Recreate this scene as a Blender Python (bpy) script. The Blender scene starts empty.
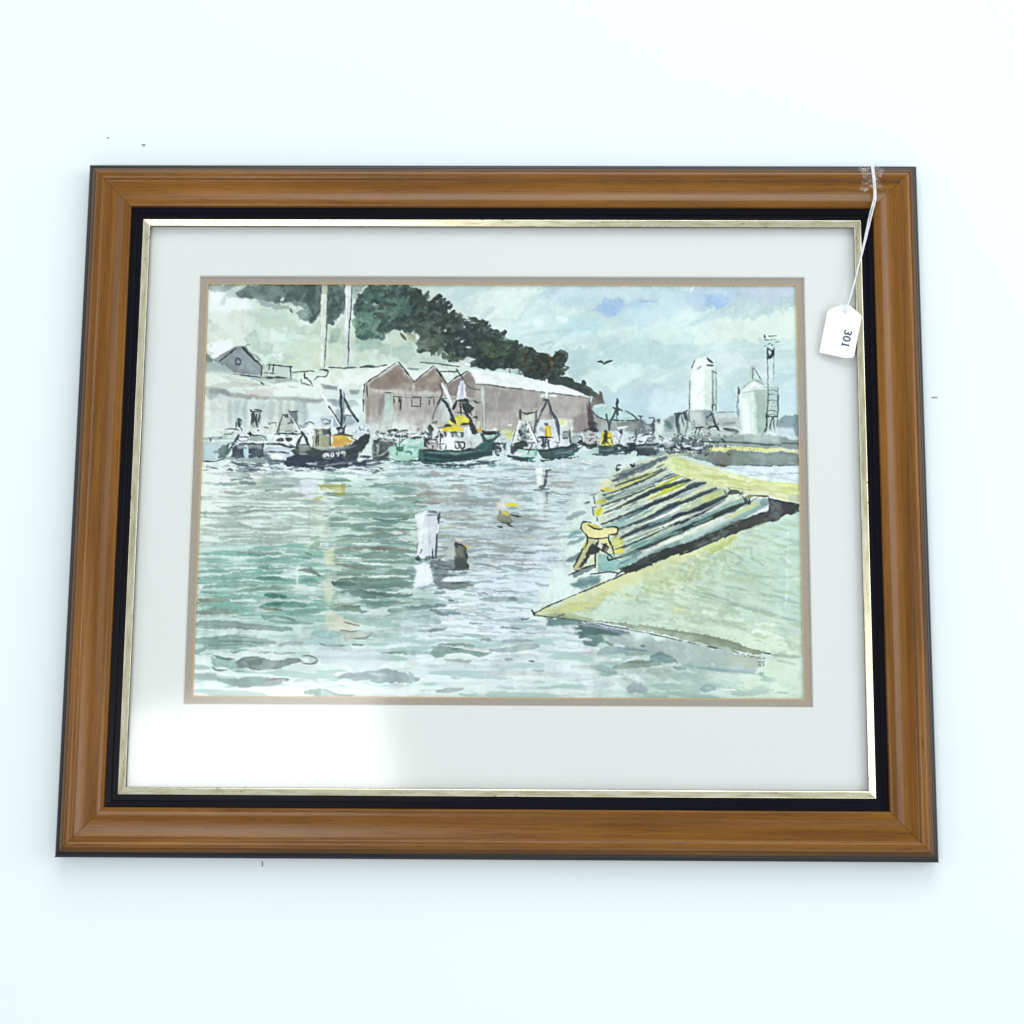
# A framed harbour watercolour with a lot tag, lying on a white table, seen from above.
import bpy, bmesh, math, random
import numpy as np
from mathutils import Vector, Matrix

scene = bpy.context.scene
COL = scene.collection
random.seed(5)

# ---------------------------------------------------------------- camera data (also used to place the traced outlines in the plane of the paper)
CAM_LOC = (0.039962, -0.127294, 0.946572)
CAM_ROT = (0.124944, 0.007644, 0.004857)
FOCAL = 1300.0                       # in pixels of a 1024 pixel wide picture
PP = (512 + 31.29, 512 + 2.163)
# ---------------------------------------------------------------- watercolour: brush engine
# The picture is painted stroke by stroke into an array that lies in the plane of the paper
# (u to the right, v downwards), and ends up as pigment colours on the paper's own mesh.
class Paper:
    def __init__(s, w, h, to_uv, scale, seed=7):
        s.w, s.h, s.to_uv, s.k = w, h, to_uv, scale
        s.C = np.ones((h, w, 3), np.float32)
        s.rng = np.random.default_rng(seed)
        s.n_mid = s.noise([(26, 1.), (11, .6), (5, .35)])
        s.n_big = s.noise([(110, 1.), (50, .6)])
        s.n_fine = s.noise([(3.2, 1.), (1.6, .6)])
        s.wx, s.wy = s.noise([(11, 1.), (5, .7), (2.4, .5)]), s.noise([(11, 1.), (5, .7), (2.4, .5)])
        s.n_edge = s.noise([(3.5, 1.), (1.7, .8)]); s.n_tone = s.noise([(17, 1.), (7, .8), (3, .6)]); s.wk = 1.
        s.n_dry = s.noise([(7, 1.)], sx=5.) * .7 + s.noise([(2.2, 1.)], sx=4.) * .6
        s.t = (0., 0., 1.); s.cm = 1.

    def noise(s, octs, sx=1.):
        out = np.zeros((s.h, s.w), np.float32); tot = 0
        for size, amp in octs:
            size *= s.k
            gx, gy = int(s.w / (size * sx)) + 3, int(s.h / size) + 3
            g = s.rng.normal(size=(gy, gx)).astype(np.float32)
            x = np.arange(s.w) / (size * sx); y = np.arange(s.h) / size
            xi, yi = x.astype(int), y.astype(int); fx, fy = x - xi, y - yi
            fx = fx * fx * (3 - 2 * fx); fy = (fy * fy * (3 - 2 * fy))[:, None]
            a = g[yi][:, xi] * (1 - fx) + g[yi][:, xi + 1] * fx
            b = g[yi + 1][:, xi] * (1 - fx) + g[yi + 1][:, xi + 1] * fx
            out += amp * (a * (1 - fy) + b * fy); tot += amp * amp
        return out / math.sqrt(tot)

    def tile(s, ox, oy, k): s.t = (ox, oy, k)

    def pts(s, p, smooth=0):
        if isinstance(p, str):
            p = [tuple(map(float, q.split(','))) for q in p.split()]
        a = np.array(p, float) / s.t[2] + np.array(s.t[:2])
        if smooth and len(a) > 2: a = crom(a, smooth, smooth == 9)
        return s.to_uv(a)

    def box(s, a, pad):
        x0, y0 = np.floor(a.min(0) - pad).astype(int); x1, y1 = np.ceil(a.max(0) + pad).astype(int)
        x0, y0 = max(x0, 0), max(y0, 0); x1, y1 = min(x1, s.w), min(y1, s.h)
        if x1 <= x0 or y1 <= y0: return None
        return slice(y0, y1), slice(x0, x1)

    def grid(s, sl, warp):
        yy, xx = np.mgrid[sl[0], sl[1]].astype(np.float32)
        if warp:
            xx = xx + s.wx[sl] * warp * s.k; yy = yy + s.wy[sl] * warp * s.k
        return xx, yy

    def lay(s, sl, al, col):
        al = np.clip(al, 0, 1)[..., None]
        s.C[sl] = s.C[sl] * (1 - al) + col * al

    def wash(s, p, col, a=1., soft=1., warp=.6, var=.15, edge=.12, gran=.010, sm=0, dry=0., tint=.025, rag=.45, tone=.045):
        """a filled patch with a wobbling edge, pooled pigment along the edge and uneven strength"""
        q = s.pts(p, 9 if sm else 0)
        if soft > 2.2: rag = 0; tone *= .35; gran *= .5
        soft *= s.k
        sl = s.box(q, soft + 3 * warp * s.k + 1)
        if sl is None: return
        xx, yy = s.grid(sl, warp)
        ins = np.zeros(xx.shape, bool); d2 = np.full(xx.shape, 1e9, np.float32)
        for (ax, ay), (bx, by) in zip(q, np.roll(q, -1, 0)):
            if ay != by:
                ins ^= ((ay > yy) != (by > yy)) & (xx < (bx - ax) * (yy - ay) / (by - ay) + ax)
            d2 = np.minimum(d2, seg2(xx, yy, ax, ay, bx, by))
        d = np.sqrt(d2) * np.where(ins, 1, -1) + s.n_edge[sl] * rag * s.k
        m = np.clip(d / soft + .5, 0, 1); m = m * m * (3 - 2 * m)
        if dry: m = m * np.clip(1.2 + (s.n_dry[sl] - dry * 2 + 1) * 1.5, 0, 1)
        al = a * m * (1 + var * s.n_mid[sl])
        c = hexc(col)[None, None] * s.cm * (1 - edge * np.exp(-np.maximum(d, 0) / (1.3 * s.k)))[..., None]
        c = c * (1 + gran * s.n_fine[sl] + tint * s.n_big[sl] + tone * np.minimum(s.n_tone[sl], .6))[..., None]
        pale = np.clip((s.n_tone[sl] - .5) * .16, 0, .22)[..., None]; c = c + (np.array([.90, .95, .92]) - c) * pale     # water blooms
        s.lay(sl, al, c)

    def line(s, p, w, col, a=1., soft=.8, warp=.25, taper=.5, dry=0., sm=4, var=.1, edge=0., rag=.22):
        """a brush or pen stroke; taper is how much it thins towards its two ends"""
        q = s.pts(p, sm)
        if 1 < len(q) < 10: q = resample(q, 12)
        n = len(q); w = np.atleast_1d(np.array(w, float)) * s.k * .5
        t = np.linspace(0, 1, n)
        r = np.interp(t, np.linspace(0, 1, len(w)), w)
        r = r * s.wk
        if taper: r = r * (1 - taper * (np.abs(2 * t - 1)) ** 3)
        soft *= s.k
        sl = s.box(q, r.max() + soft + 3 * warp * s.k + 1)
        if sl is None: return
        xx, yy = s.grid(sl, warp); best = np.full(xx.shape, -1e9, np.float32)
        if n == 1: q = np.vstack([q, q + [.01, 0]]); r = np.append(r, r)
        for (ax, ay), (bx, by), ra, rb in zip(q[:-1], q[1:], r[:-1], r[1:]):
            dx, dy = bx - ax, by - ay; L = dx * dx + dy * dy + 1e-9
            u = np.clip(((xx - ax) * dx + (yy - ay) * dy) / L, 0, 1)
            best = np.maximum(best, ra + (rb - ra) * u - np.hypot(xx - ax - dx * u, yy - ay - dy * u))
        best = best + s.n_edge[sl] * rag * s.k
        m = np.clip(best / soft + .5, 0, 1)
        if dry: m = m * np.clip(1.2 + (s.n_dry[sl] - dry * 2 + 1) * 1.5, 0, 1)
        c = hexc(col)[None, None] * s.cm * (1 + .05 * np.minimum(s.n_tone[sl], 1))[..., None]
        if edge: c = c * (1 - edge * np.exp(-np.maximum(best, 0) / s.k))[..., None]
        c = c * (1 + .012 * s.n_fine[sl])[..., None]
        s.lay(sl, a * m * (1 + var * s.n_mid[sl]), c)

    def ink(s, p, w=.8, col='283134', a=.95, sm=2, taper=.35, warp=.3):
        w = w if w < 1.2 else 1.2 + (w - 1.2) * .5
        for q in p.split(';'): s.line(q, w * .95, col, a, .65, warp, taper, 0, sm, .3, 0., .2)

    def dabs(s, n, area, lw, hw, cols, a=(.3, .7), slope=0., dry=.0, bend=.12, soft=1.3):
        """n separate brush dabs scattered over an area given as a quad (two rows of x0,y0,x1)"""
        (ax0, ay, ax1), (bx0, by, bx1) = area
        R = s.rng
        for _ in range(n):
            t = R.random(); y = ay + (by - ay) * t
            x = R.uniform(ax0 + (bx0 - ax0) * t, ax1 + (bx1 - ax1) * t)
            L = R.uniform(*lw) / 2; h = R.uniform(*hw); b = R.normal() * bend * h * 3; sl = slope + R.normal() * .02
            s.line([(x - L, y - L * sl), (x - L * .3, y + b - L * .3 * sl), (x + L * .4, y + b * .4 + L * .4 * sl), (x + L, y + L * sl)],
                   [h * .4, h, h * .85, h * .25], cols[R.integers(len(cols))], R.uniform(*a), soft, .5, .4, dry, 4, .25, .10, .3)

    def foliage(s, n, p, cols, lw=(4, 10), hw=(2.5, 5), ang=-.6, a=(.55, .95), spread=.7):
        """short brush marks filling an outline, as leaves massed in clumps"""
        q = s.pts(p); R = s.rng; x0, y0 = q.min(0); x1, y1 = q.max(0); t = s.t; s.t = (0, 0, 1); uv = s.to_uv; s.to_uv = lambda z: z
        k = 0
        while k < n:
            x, y = R.uniform(x0, x1), R.uniform(y0, y1); ins = False
            for (ax, ay), (bx, by) in zip(q, np.roll(q, -1, 0)):
                if (ay > y) != (by > y) and x < (bx - ax) * (y - ay) / (by - ay) + ax: ins = not ins
            if not ins: continue
            k += 1; L = R.uniform(*lw) * s.k / 2; w = ang + R.normal() * spread; h = R.uniform(*hw)
            s.line([(x - L * math.cos(w), y - L * math.sin(w)), (x + R.normal(), y + R.normal()), (x + L * math.cos(w), y + L * math.sin(w))],
                   [h * .7, h, h * .8], cols[R.integers(len(cols))], R.uniform(*a), .9, .5, .2, 0, 4, .2, .08, .35)
        s.t = t; s.to_uv = uv

    def clutter(s, n, x0, y0, x1, y1, cols, lw=(1.5, 6), hw=(.8, 2.2), steep=.35, a=(.6, .95)):
        R = s.rng
        for _ in range(n):
            x, y = R.uniform(x0, x1), R.uniform(y0, y1); L = R.uniform(*lw) / 2; w = R.normal() * steep + (math.pi / 2 if steep > .2 and R.random() < .22 else 0)
            s.line([(x - L * math.cos(w), y - L * math.sin(w)), (x + R.normal() * .4, y + R.normal() * .4), (x + L * math.cos(w), y + L * math.sin(w))],
                   R.uniform(*hw), cols[R.integers(len(cols))], R.uniform(*a), .8, .4, .3, 0, 3, .2, 0, .35)

    def lattice(s, u, v):
        g = s.rng.normal(size=(97, 97)).astype(np.float32)
        ui, vi = np.floor(u).astype(int), np.floor(v).astype(int); fu, fv = u - ui, v - vi
        fu = fu * fu * (3 - 2 * fu); fv = fv * fv * (3 - 2 * fv)
        G = lambda a, b: g[b % 97, a % 97]
        return (G(ui, vi) * (1 - fu) + G(ui + 1, vi) * fu) * (1 - fv) + (G(ui, vi + 1) * (1 - fu) + G(ui + 1, vi + 1) * fu) * fv

    def streaks(s, p, sx, sy, ang, dark, light, a=.6, thr=.45, wid=.6, edge=6., lamt=.5):
        """many overlapping brush marks of one direction and size inside an outline, dark ones and reserved light ones"""
        q = s.pts(p); sl = s.box(q, edge * s.k); yy, xx = np.mgrid[sl].astype(np.float32)
        ins = np.zeros(xx.shape, bool); d2 = np.full(xx.shape, 1e9, np.float32)
        for (ax, ay), (bx, by) in zip(q, np.roll(q, -1, 0)):
            if ay != by: ins ^= ((ay > yy) != (by > yy)) & (xx < (bx - ax) * (yy - ay) / (by - ay) + ax)
            d2 = np.minimum(d2, seg2(xx, yy, ax, ay, bx, by))
        m = np.clip(np.sqrt(d2) * np.where(ins, 1, -1) / (edge * s.k) + .5, 0, 1)
        wob = s.wy[sl] * .35 * s.k
        c, n_ = math.cos(ang), math.sin(ang); u = ((xx * c + yy * n_) / s.k) ; v = ((-xx * n_ + yy * c + wob) / s.k)
        n = s.lattice(u / sx + 3.3, v / sy) + .6 * s.lattice(u / (sx * .45), v / (sy * .6) + 7.7) + .3 * s.lattice(u / (sx * .2), v / (sy * .45))
        mod = s.lattice(u / (sx * 2.2), v / (sy * 5)) * .25
        pick = np.clip(.5 + s.lattice(u / sx, v / (sy * 3)) * .6, 0, 1)[..., None]
        dc = hexc(dark[0]) * pick + hexc(dark[1]) * (1 - pick)
        sm = lambda x: np.clip(x, 0, 1) ** 2 * (3 - 2 * np.clip(x, 0, 1))
        s.lay(sl, m * a * sm((n + mod - thr) / wid) * (.75 + .25 * sm((n - thr) / .9)), dc)
        s.lay(sl, m * a * lamt * sm((-n - thr) / wid), hexc(light)[None, None])

    def finish(s, amount=.32, radius=1.6):
        """crisp the drying edges of the washes: pigment gathers on the dark side of every edge"""
        r = max(1, int(round(radius * s.k))); B = s.C
        for ax in (0, 1):
            for _ in range(2):
                pad = [(r, r) if i == ax else (0, 0) for i in range(3)]
                c = np.cumsum(np.pad(np.pad(B, pad, 'edge'), [(1, 0) if i == ax else (0, 0) for i in range(3)]), ax, dtype=np.float64)
                n = B.shape[ax]; w = 2 * r + 1
                B = ((np.take(c, range(w, w + n), ax) - np.take(c, range(0, n), ax)) / w).astype(np.float32)
        C = s.C + (s.C - B) * amount
        s.C = np.clip((C - .64) * 1.13 + .655, 0, 1); return s.C

    def scribble(s, n, x0, y0, x1, y1, w=.8, size=4., col='2b3537', a=.8):
        R = s.rng
        for _ in range(n):
            c = np.array([R.uniform(x0, x1), R.uniform(y0, y1)]); k = R.integers(2, 5)
            st = R.normal(size=(k, 2)) * size * s.t[2] * [.45, .32]
            s.line([tuple(c)] + [tuple(c + v) for v in np.cumsum(st * .6, 0)], R.uniform(.5, 1.1) * w, col, R.uniform(.5, 1) * a, .65, .3, .3, 0, 3, .2, 0., .15)

def crom(a, n, closed=False):
    if closed: n = 4; a = np.vstack([a[-1], a, a[0], a[1]])
    else: a = np.vstack([2 * a[0] - a[1], a, 2 * a[-1] - a[-2]])
    t = np.arange(n)[:, None] / n; out = []
    for i in range(1, len(a) - 2):
        p0, p1, p2, p3 = a[i - 1:i + 3]
        out.append(.5 * (2 * p1 + (p2 - p0) * t + (2 * p0 - 5 * p1 + 4 * p2 - p3) * t ** 2 + (3 * p1 - p0 - 3 * p2 + p3) * t ** 3))
    if not closed: out.append(a[-2][None])
    return np.vstack(out)

def resample(q, n):
    L = np.concatenate([[0], np.cumsum(np.hypot(*np.diff(q, axis=0).T))]); t = np.union1d(np.linspace(0, L[-1], n), L)
    return np.stack([np.interp(t, L, q[:, 0]), np.interp(t, L, q[:, 1])], 1)

def seg2(xx, yy, ax, ay, bx, by):
    dx, dy = bx - ax, by - ay; L = dx * dx + dy * dy + 1e-9
    u = np.clip(((xx - ax) * dx + (yy - ay) * dy) / L, 0, 1)
    return (xx - ax - dx * u) ** 2 + (yy - ay - dy * u) ** 2

def hexc(h): return np.array([int(h[i:i + 2], 16) / 255 for i in (0, 2, 4)], np.float32)
# ---------------------------------------------------------------- watercolour: the picture itself
def paint_harbour(P):
    W, L, I, D, S, T = P.wash, P.line, P.ink, P.dabs, P.scribble, P.tile
    K, K2, LT = '2f3a3d', '46565a', 'eaf4f1'
    ph = lambda: T(0, 0, 1)
    # ---- paper and sky
    ph()
    W('150,250 850,250 850,740 150,740', 'd9e9e2', 1, var=0, edge=0)
    W('390,270 830,270 830,470 500,470 420,400', 'cbe0dd', .9, 14, 3, .2, 0)
    W('600,340 830,330 830,372 600,376', 'c3dad7', .6, 16, 3, .3, 0)
    W('505,280 545,280 530,300 500,330 460,318 470,290', 'd3e3de', .9, 10, 3, .3, 0)
    W('540,284 600,284 605,300 560,306 545,298', 'c3d9df', .9, 6, 3, .2, .02)
    W('556,284 580,285 574,293 556,296', 'd4e4ee', .9, 4, 2, .2, 0)
    W('600,284 640,284 634,292 618,296 602,294', 'd3e0e4', .9, 4, 2, .2, 0)
    W('570,318 600,314 606,332 575,342 560,330', 'bfdde0', .8, 8, 3, .2, .03)
    P.streaks('400,276 810,276 810,420 600,425 570,380 470,330', 46, 9, -.28, ('b6cfd4', 'c0d6d3'), 'e6f2ed', .6, .35, .9, 12)
    P.streaks('400,276 810,276 810,420 600,425 570,380 470,330', 16, 5, -.45, ('bcd2d6', 'c6dad7'), 'e9f4f0', .4, .6, .7, 12)
    W('500,286 545,284 528,304 512,322 470,318 476,296', 'e0eee8', .55, 8, 3); W('700,330 770,322 800,312 800,342 740,340', 'e6f1e6', .7, 9, 3); W('608,366 650,362 640,384 612,390', 'dff0ea', .6, 8, 3)
    W('545,284 640,284 662,292 640,306 600,312 570,304', 'bdd2da', .6, 9, 3); W('672,284 770,284 790,292 740,304 700,312 676,304', 'b9ccd9', .6, 9, 3); W('600,388 690,384 690,414 640,424 606,412', 'bfd3da', .6, 9, 3); W('735,296 780,290 760,316 730,322', 'bccfd2', .6, 7, 3)
    W('592,310 604,299 622,296 628,302 620,312 606,318', 'a3bedb', .95, 5, 2, .15, .02)
    W('600,306 612,301 618,308 606,314', '9bb8d8', .7, 5, 2, .15, 0)
    W('622,303 640,302 658,299 662,303 648,309 632,308', 'b2cbdd', .9, 4, 2, .15, .02)
    L('638,301 650,302 657,303', 3, 'a0bcd6', .7, 2)
    W('622,306 660,304 664,320 640,330 618,322', 'c0d8df', .7, 7, 3, .2, .02)
    W('640,286 690,285 686,298 660,300', 'bad2d9', .9, 6, 3, .2, .02)
    W('664,290 690,292 686,312 668,320 656,312', 'c3d9de', .9, 5, 2, .2, .02)
    W('686,288 740,284 738,300 722,305 708,310 690,308', 'b9cede', .85, 6, 2, .2, .03)
    W('706,296 720,292 728,302 716,310 706,306', 'a3bfdc', .9, 4, 2, .1, .02)
    W('735,284 800,284 800,296 772,302 752,297 740,296', 'c0cfdc', .85, 6, 2, .2, .02)
    W('764,306 782,298 800,296 800,302 780,314 758,322 748,320', 'b7cccd', .85, 4, 2, .2, .04)
    W('728,318 770,318 800,306 800,340 740,336 700,346 690,330', 'dae8df', .9, 9, 3, .2, 0)
    W('625,330 690,322 690,342 640,350 622,344', 'd3e6df', .8, 8, 3, .2, 0)
    W('592,352 640,338 690,346 660,362 616,368 590,364', 'b9d4d0', .55, 7, 3, .2, 0)
    W('565,352 586,350 590,372 575,380 566,370', 'b7d1ce', .8, 6, 3, .2, .03)
    W('608,366 650,362 640,384 612,390 596,380', 'd4e9e4', .8, 6, 3, .2, .0)
    W('600,392 640,388 660,404 640,422 612,412', 'c1d8e0', .8, 7, 3, .2, .02)
    W('650,396 690,390 690,420 664,430 650,415', 'd2e6e8', .8, 8, 3, .2, 0)
    W('712,388 735,384 738,412 722,418', 'bfd6de', .8, 6, 2, .2, .02)
    W('740,352 800,350 800,356 745,358', 'c6dedc', .7, 5)
    L('776,374 802,376', 3, 'c0d8d6', .6, 2)
    W('776,390 800,388 800,412 780,416', 'c9dfe6', .8, 6, 2, .2, 0)
    for q, w in (('618,352 640,340 670,348', 5), ('650,356 676,348 694,352', 4), ('640,372 662,360', 5), ('628,386 650,372 662,366', 6), ('612,396 634,380', 5)):
        L(q, w, 'bdd4d4', .4, 3, 1)
    L('690,292 694,286', 2.2, 'eef7fa', .8, 1.5)
    L('476,294 484,292 481,304', 4, 'dfeeea', .7, 3)
    L('480,318 494,308', 5, 'b9cfcf', .6, 4); L('490,318 500,308', 3, 'e2f0ec', .7, 3)
    L('558,318 566,322', 6, 'ddeeee', .7, 4); L('534,324 542,322', 6, 'e0efec', .7, 4)
    L('520,336 545,332 575,330', 3, 'bad4d2', .6, 2); L('522,330 536,326', 3, 'bcd4d2', .5, 2)
    L('535,300 550,296', 5, 'bdd3d6', .5, 4)
    L('540,344 552,340', 3, '9fb7b2', .5, 2, 1); L('546,349 556,343', 3, 'aec4be', .5, 2, 1)
    # ---- hillside
    W('190,270 420,270 470,320 470,372 400,372 330,384 190,390', 'd4e3d8', 1, 6, 2, .2, 0)
    W('195,284 240,288 252,306 230,314 200,313', 'f2fcf8', 1, 7, 2, .2, 0)
    W('195,315 250,308 262,324 240,348 200,352', 'dde6dc', .9, 8, 3, .2, 0)
    W('198,345 230,338 232,352 206,360', 'f2fdf8', .9, 5, 2, .2, 0)
    W('245,310 290,306 318,320 305,345 262,350 246,330', 'd0e2d5', .9, 8, 3, .2, .02)
    W('248,312 272,308 300,312 290,318 262,320', 'c3d5c6', .8, 4, 2, .2, .03)
    W('242,338 252,330 262,342 275,346 272,356 252,352', 'b9cfbf', .9, 3, 2, .2, .04)
    W('270,324 290,326 286,344 268,342', 'd9ebe0', .8, 6)
    W('288,346 320,338 330,368 300,372 284,362', 'c5d4c2', .85, 6, 2, .2, .03)
    W('296,326 316,326 318,334 298,334', 'c0d2c4', .8, 4)
    L('300,318 312,326 322,336', 4, 'e4f0e8', .8, 2)
    W('270,353 284,351 284,357 272,357', 'eaf6ee', .8, 2)
    W('306,328 326,318 330,370 312,368', 'c9d7c4', .8, 6, 2, .2, .02)
    W('330,335 345,318 348,368 330,368', 'cbdac5', .8, 6)
    W('350,322 420,336 455,352 440,364 350,368', 'c8d8c8', .85, 7, 3, .2, 0)
    W('356,340 380,336 384,346 370,352 356,348', 'a9c1b3', .9, 4, 2, .25, .05)
    W('380,344 392,342 388,358 378,354', 'b1c6b8', .9, 4, 2, .2, .04)
    W('394,346 412,342 420,356 404,364 394,356', 'b2c9be', .9, 4, 2, .25, .05)
    W('418,352 440,352 452,364 430,366', 'b9ccc0', .9, 5, 2, .2, .03)
    L('330,342 338,330', 6, '9db7a9', .8, 3)
    W('330,330 342,328 338,342 331,342', '9bb5a6', .8, 3)
    P.streaks('200,292 320,310 345,330 440,350 440,368 330,378 200,372', 15, 9, .3, ('b3c8b6', 'c0d1c0'), 'e6f1e8', .55, .4, .5, 8)
    # dark trees behind the shed roofs, from the left
    W('205,284 240,284 228,290 214,291', '96a8a4', .9, 3, 1.5, .3, .05)
    W('222,290 240,288 246,298 230,300', 'b5c6c1', .8, 5, 2)
    W('234,294 244,287 262,283 332,283 330,298 322,304 312,314 302,309 288,303 272,302 256,300 246,298 236,298', '6f827e', 1, 2.5, 1.6, .25, .1)
    W('258,300 272,303 286,307 292,312 276,309 262,306', '9aaba6', .8, 3, 1.5)
    W('276,286 322,283 324,300 316,318 310,323 306,316 314,308 304,304 290,298 282,292', '4c605d', 1, 3, 1.8, .3, .08)
    W('304,286 322,284 322,308 314,322 306,318 308,304', '435754', .9, 4, 2, .3, .06)
    L('306,290 300,302 296,306', 3, '8c9c94', .7, 2, .6); L('306,306 312,316', 3, '7d908a', .7, 2)
    L('281,300 284,298', 3, 'd8e6e0', .9, 1); L('290,310 292,313', 2, '45524f', .8, 1)
    W('296,312 304,310 312,316 308,320 300,318', '7a8d87', .9, 2, 1)
    W('325,283 346,283 345,306 338,318 334,326 328,322 326,304', '52635f', 1, 3, 1.8, .3, .08)
    W('328,298 340,292 342,308 332,318', '43524f', .8, 4, 2, .3, 0)
    # the big tree mass
    T(305, 280, 8.533)
    W('400,40 520,45 430,160 410,170', '9fb2ab', .9, 3, 1.5)
    W('415,190 480,120 560,45 740,30 900,40 1040,150 1100,400 1000,470 880,430 740,420 660,440 640,500 440,490 460,440 430,330', '557268', 1, 2.5, 2, .25, .08)
    W('430,300 560,280 640,330 600,400 520,470 440,440', '6d9180', .9, 4, 2.5, .3, .05)
    W('640,200 800,160 860,230 760,320 650,300', '6b8a79', .8, 5, 3, .3, .03)
    W('420,190 500,110 600,100 640,180 560,280 440,280', '44625a', .85, 4, 2.5, .3, .05)
    W('640,60 900,50 940,140 800,150 660,110', '4b5f58', .8, 4, 2.5, .3, .05)
    W('720,360 1000,280 1100,420 960,440 860,420 700,440 600,420', '465551', .9, 4, 2.5, .3, .05)
    W('860,120 1060,130 1060,300 900,260', '3f4b49', .9, 4, 2.5, .25, .05)
    for q in ('440,480 520,480 540,440', '580,480 660,500 670,430', '590,430 620,390 700,400', '430,300 420,220', '480,390 500,420'):
        L(q, 4, '48605a', .8, 1.2, .6)
    for q, w in (('505,185 530,190', 2), ('570,205 640,212', 3), ('840,110 880,90', 3), ('660,90 690,75', 2), ('800,60 830,50', 2), ('720,350 735,340', 2)):
        L(q, w, 'c4d4cc', .8, 1.2, .6, dry=.35)
    W('800,430 850,430 850,470 820,470', 'e6efe4', .8, 2, .8)
    L('815,450 860,510', 3, '54564c', .8); L('870,450 950,500', 3.5, '6f7a66', .8)
    W('860,445 990,480 980,560 930,520 880,500', 'b7c0a4', .7, 3, 1.5)
    W('440,500 640,510 600,590 480,570', 'a3beb0', .7, 4, 2)
    T(415, 280, 8.533)
    dk = ('36423f', '3f4c48', '44544c')
    W('-40,60 40,80 120,200 300,210 330,330 440,350 520,330 600,360 720,430 780,530 920,560 1060,640 1060,860 900,800 700,760 480,740 330,690 260,560 200,560 80,420 -40,430', '46534e', 1, 2, 2.2, .2, .1)
    W('360,480 600,440 720,500 640,640 420,660', '35403e', .9, 4, 3, .2, .04)
    W('560,520 760,540 820,620 660,660 560,600', '53684f', .75, 5, 3, .3, .04)
    W('40,420 240,420 240,560 180,640 40,620', '586a5a', .95, 2, 2, .3, .08)
    W('-40,340 140,340 200,420 60,430 -40,420', '66736b', .8, 4, 2, .3, .03)
    W('240,330 340,340 360,420 280,440', '6c6f60', .7, 4, 2, .3, .03)
    W('560,640 900,640 1050,700 1050,860 720,760 500,740', '333d3c', .9, 4, 2.5, .2, .05)
    for q, w in (('20,130 40,95', 6), ('80,150 115,105', 3.5), ('150,190 215,130', 4), ('255,215 295,180', 4), ('120,260 300,230', 6), ('300,290 330,270', 4),
                 ('450,340 515,330', 6), ('560,370 610,370', 6), ('600,400 605,370', 5), ('640,450 700,440', 6), ('700,480 770,440', 5), ('760,460 775,440', 4), ('760,530 870,530', 5),
                 ('860,580 910,560', 4), ('940,610 960,580', 4), ('980,620 975,600', 4), ('1010,650 1030,625', 5), ('50,610 70,610', 4), ('140,600 200,600', 4), ('250,570 320,640', 4), ('300,690 340,680', 3)):
        L(q, w, dk[len(q) % 3], .95, 1., .6, .2)
    for q, w, c in (('720,490 860,530', 3, '6a7a68'), ('820,560 880,530', 2, 'a8b8ae'), ('640,630 780,590', 2.5, '66756a'), ('480,400 640,420', 4, '5a5c54'), ('520,380 600,380', 3, '5b5f56'), ('60,270 200,265', 3, '77837c'), ('640,440 740,460', 3, '5c6a63'), ('880,640 960,660', 3, '5d6f5d')):
        L(q, w, c, .7, 1.5, .8)
    for q, w in (('415,402 440,402', 1.8), ('465,402 495,402', 1.8), ('205,400 220,390', 2.2), ('345,380 352,385', 1.5), ('350,505 380,490', 2.2), ('390,525 430,510', 2), ('420,570 470,575', 2.5), ('255,435 262,430', 2), ('150,470 170,465', 2.5), ('90,240 120,225', 2.5),
                 ('640,555 620,550', 1.5), ('250,540 270,550', 2.5), ('320,460 332,450', 1.2), ('20,480 25,500', 4), ('340,630 330,610', 2)):
        L(q, w, 'd9e5dc', .9, .9, .4)
    W('730,790 790,750 900,760 930,810 860,800', 'c5d6d2', .95, 1.5, 1)
    L('800,700 815,820', 1.6, '9ba79f', .8, 1); I('810,770 815,820', 1, '44524f')
    T(515, 280, 8.533)
    W('-20,540 20,510 60,560 110,570 200,610 260,620 330,640 380,600 440,640 420,720 450,760 400,800 480,850 620,960 640,1005 300,880 0,810', '414c45', 1, 1.8, 1.8, .2, .1)
    W('190,640 300,620 340,680 300,780 120,780 140,680', '3d3832', .9, 3, 2, .2, .03)
    W('100,740 300,760 340,850 200,850 90,820', '333b3a', .9, 3, 2, .2, .03)
    for q, w, c in (('10,540 20,520', 4, '47534b'), ('40,580 60,560', 4, '5c685a'), ('90,590 110,600', 5, '4a5a52'), ('160,640 190,630', 5, '46564e'), ('350,650 390,610 430,640 430,690', 4.5, '5f6f66'), ('380,790 450,750', 4, '52605a'),
                    ('250,650 300,650', 4, '57452f'), ('310,680 330,740', 4, '6c6848'), ('400,840 470,850', 4, '3a4643'), ('460,880 500,910', 4, '3b4644'), ('560,900 680,980', 5.5, '46544f'), ('580,870 580,890', 5, '404b47'), ('620,940 690,990', 5, '4d5a50'),
                    ('490,920 620,990', 4, '3c4846'), ('700,1000 730,1010', 5, '6b6a62'), ('720,960 735,1000', 3, '767a72')):
        L(q, w, c, .95, 1, .6, .2)
    L('370,770 430,745', 2, 'c3d3cf', .9, 1); L('385,822 450,812', 2.6, 'dfece6', .9, 1); L('375,660 400,640', 1.6, 'c7d6d0', .9, 1)
    W('-10,750 40,760 70,810 0,800', 'c3d4d0', .9, 2, 1)
    fg = ('303b39', '3a4643', '46554e', '2d3634', '506058', '3f4d49')
    T(305, 280, 8.533); P.foliage(70, '430,180 520,60 740,40 900,50 1040,150 1100,400 1000,460 880,420 740,410 660,430 600,400 460,330', fg + ('5f7f70', '6b8a79', '557268', '4e6f63'), a=(.4, .8))
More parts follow.
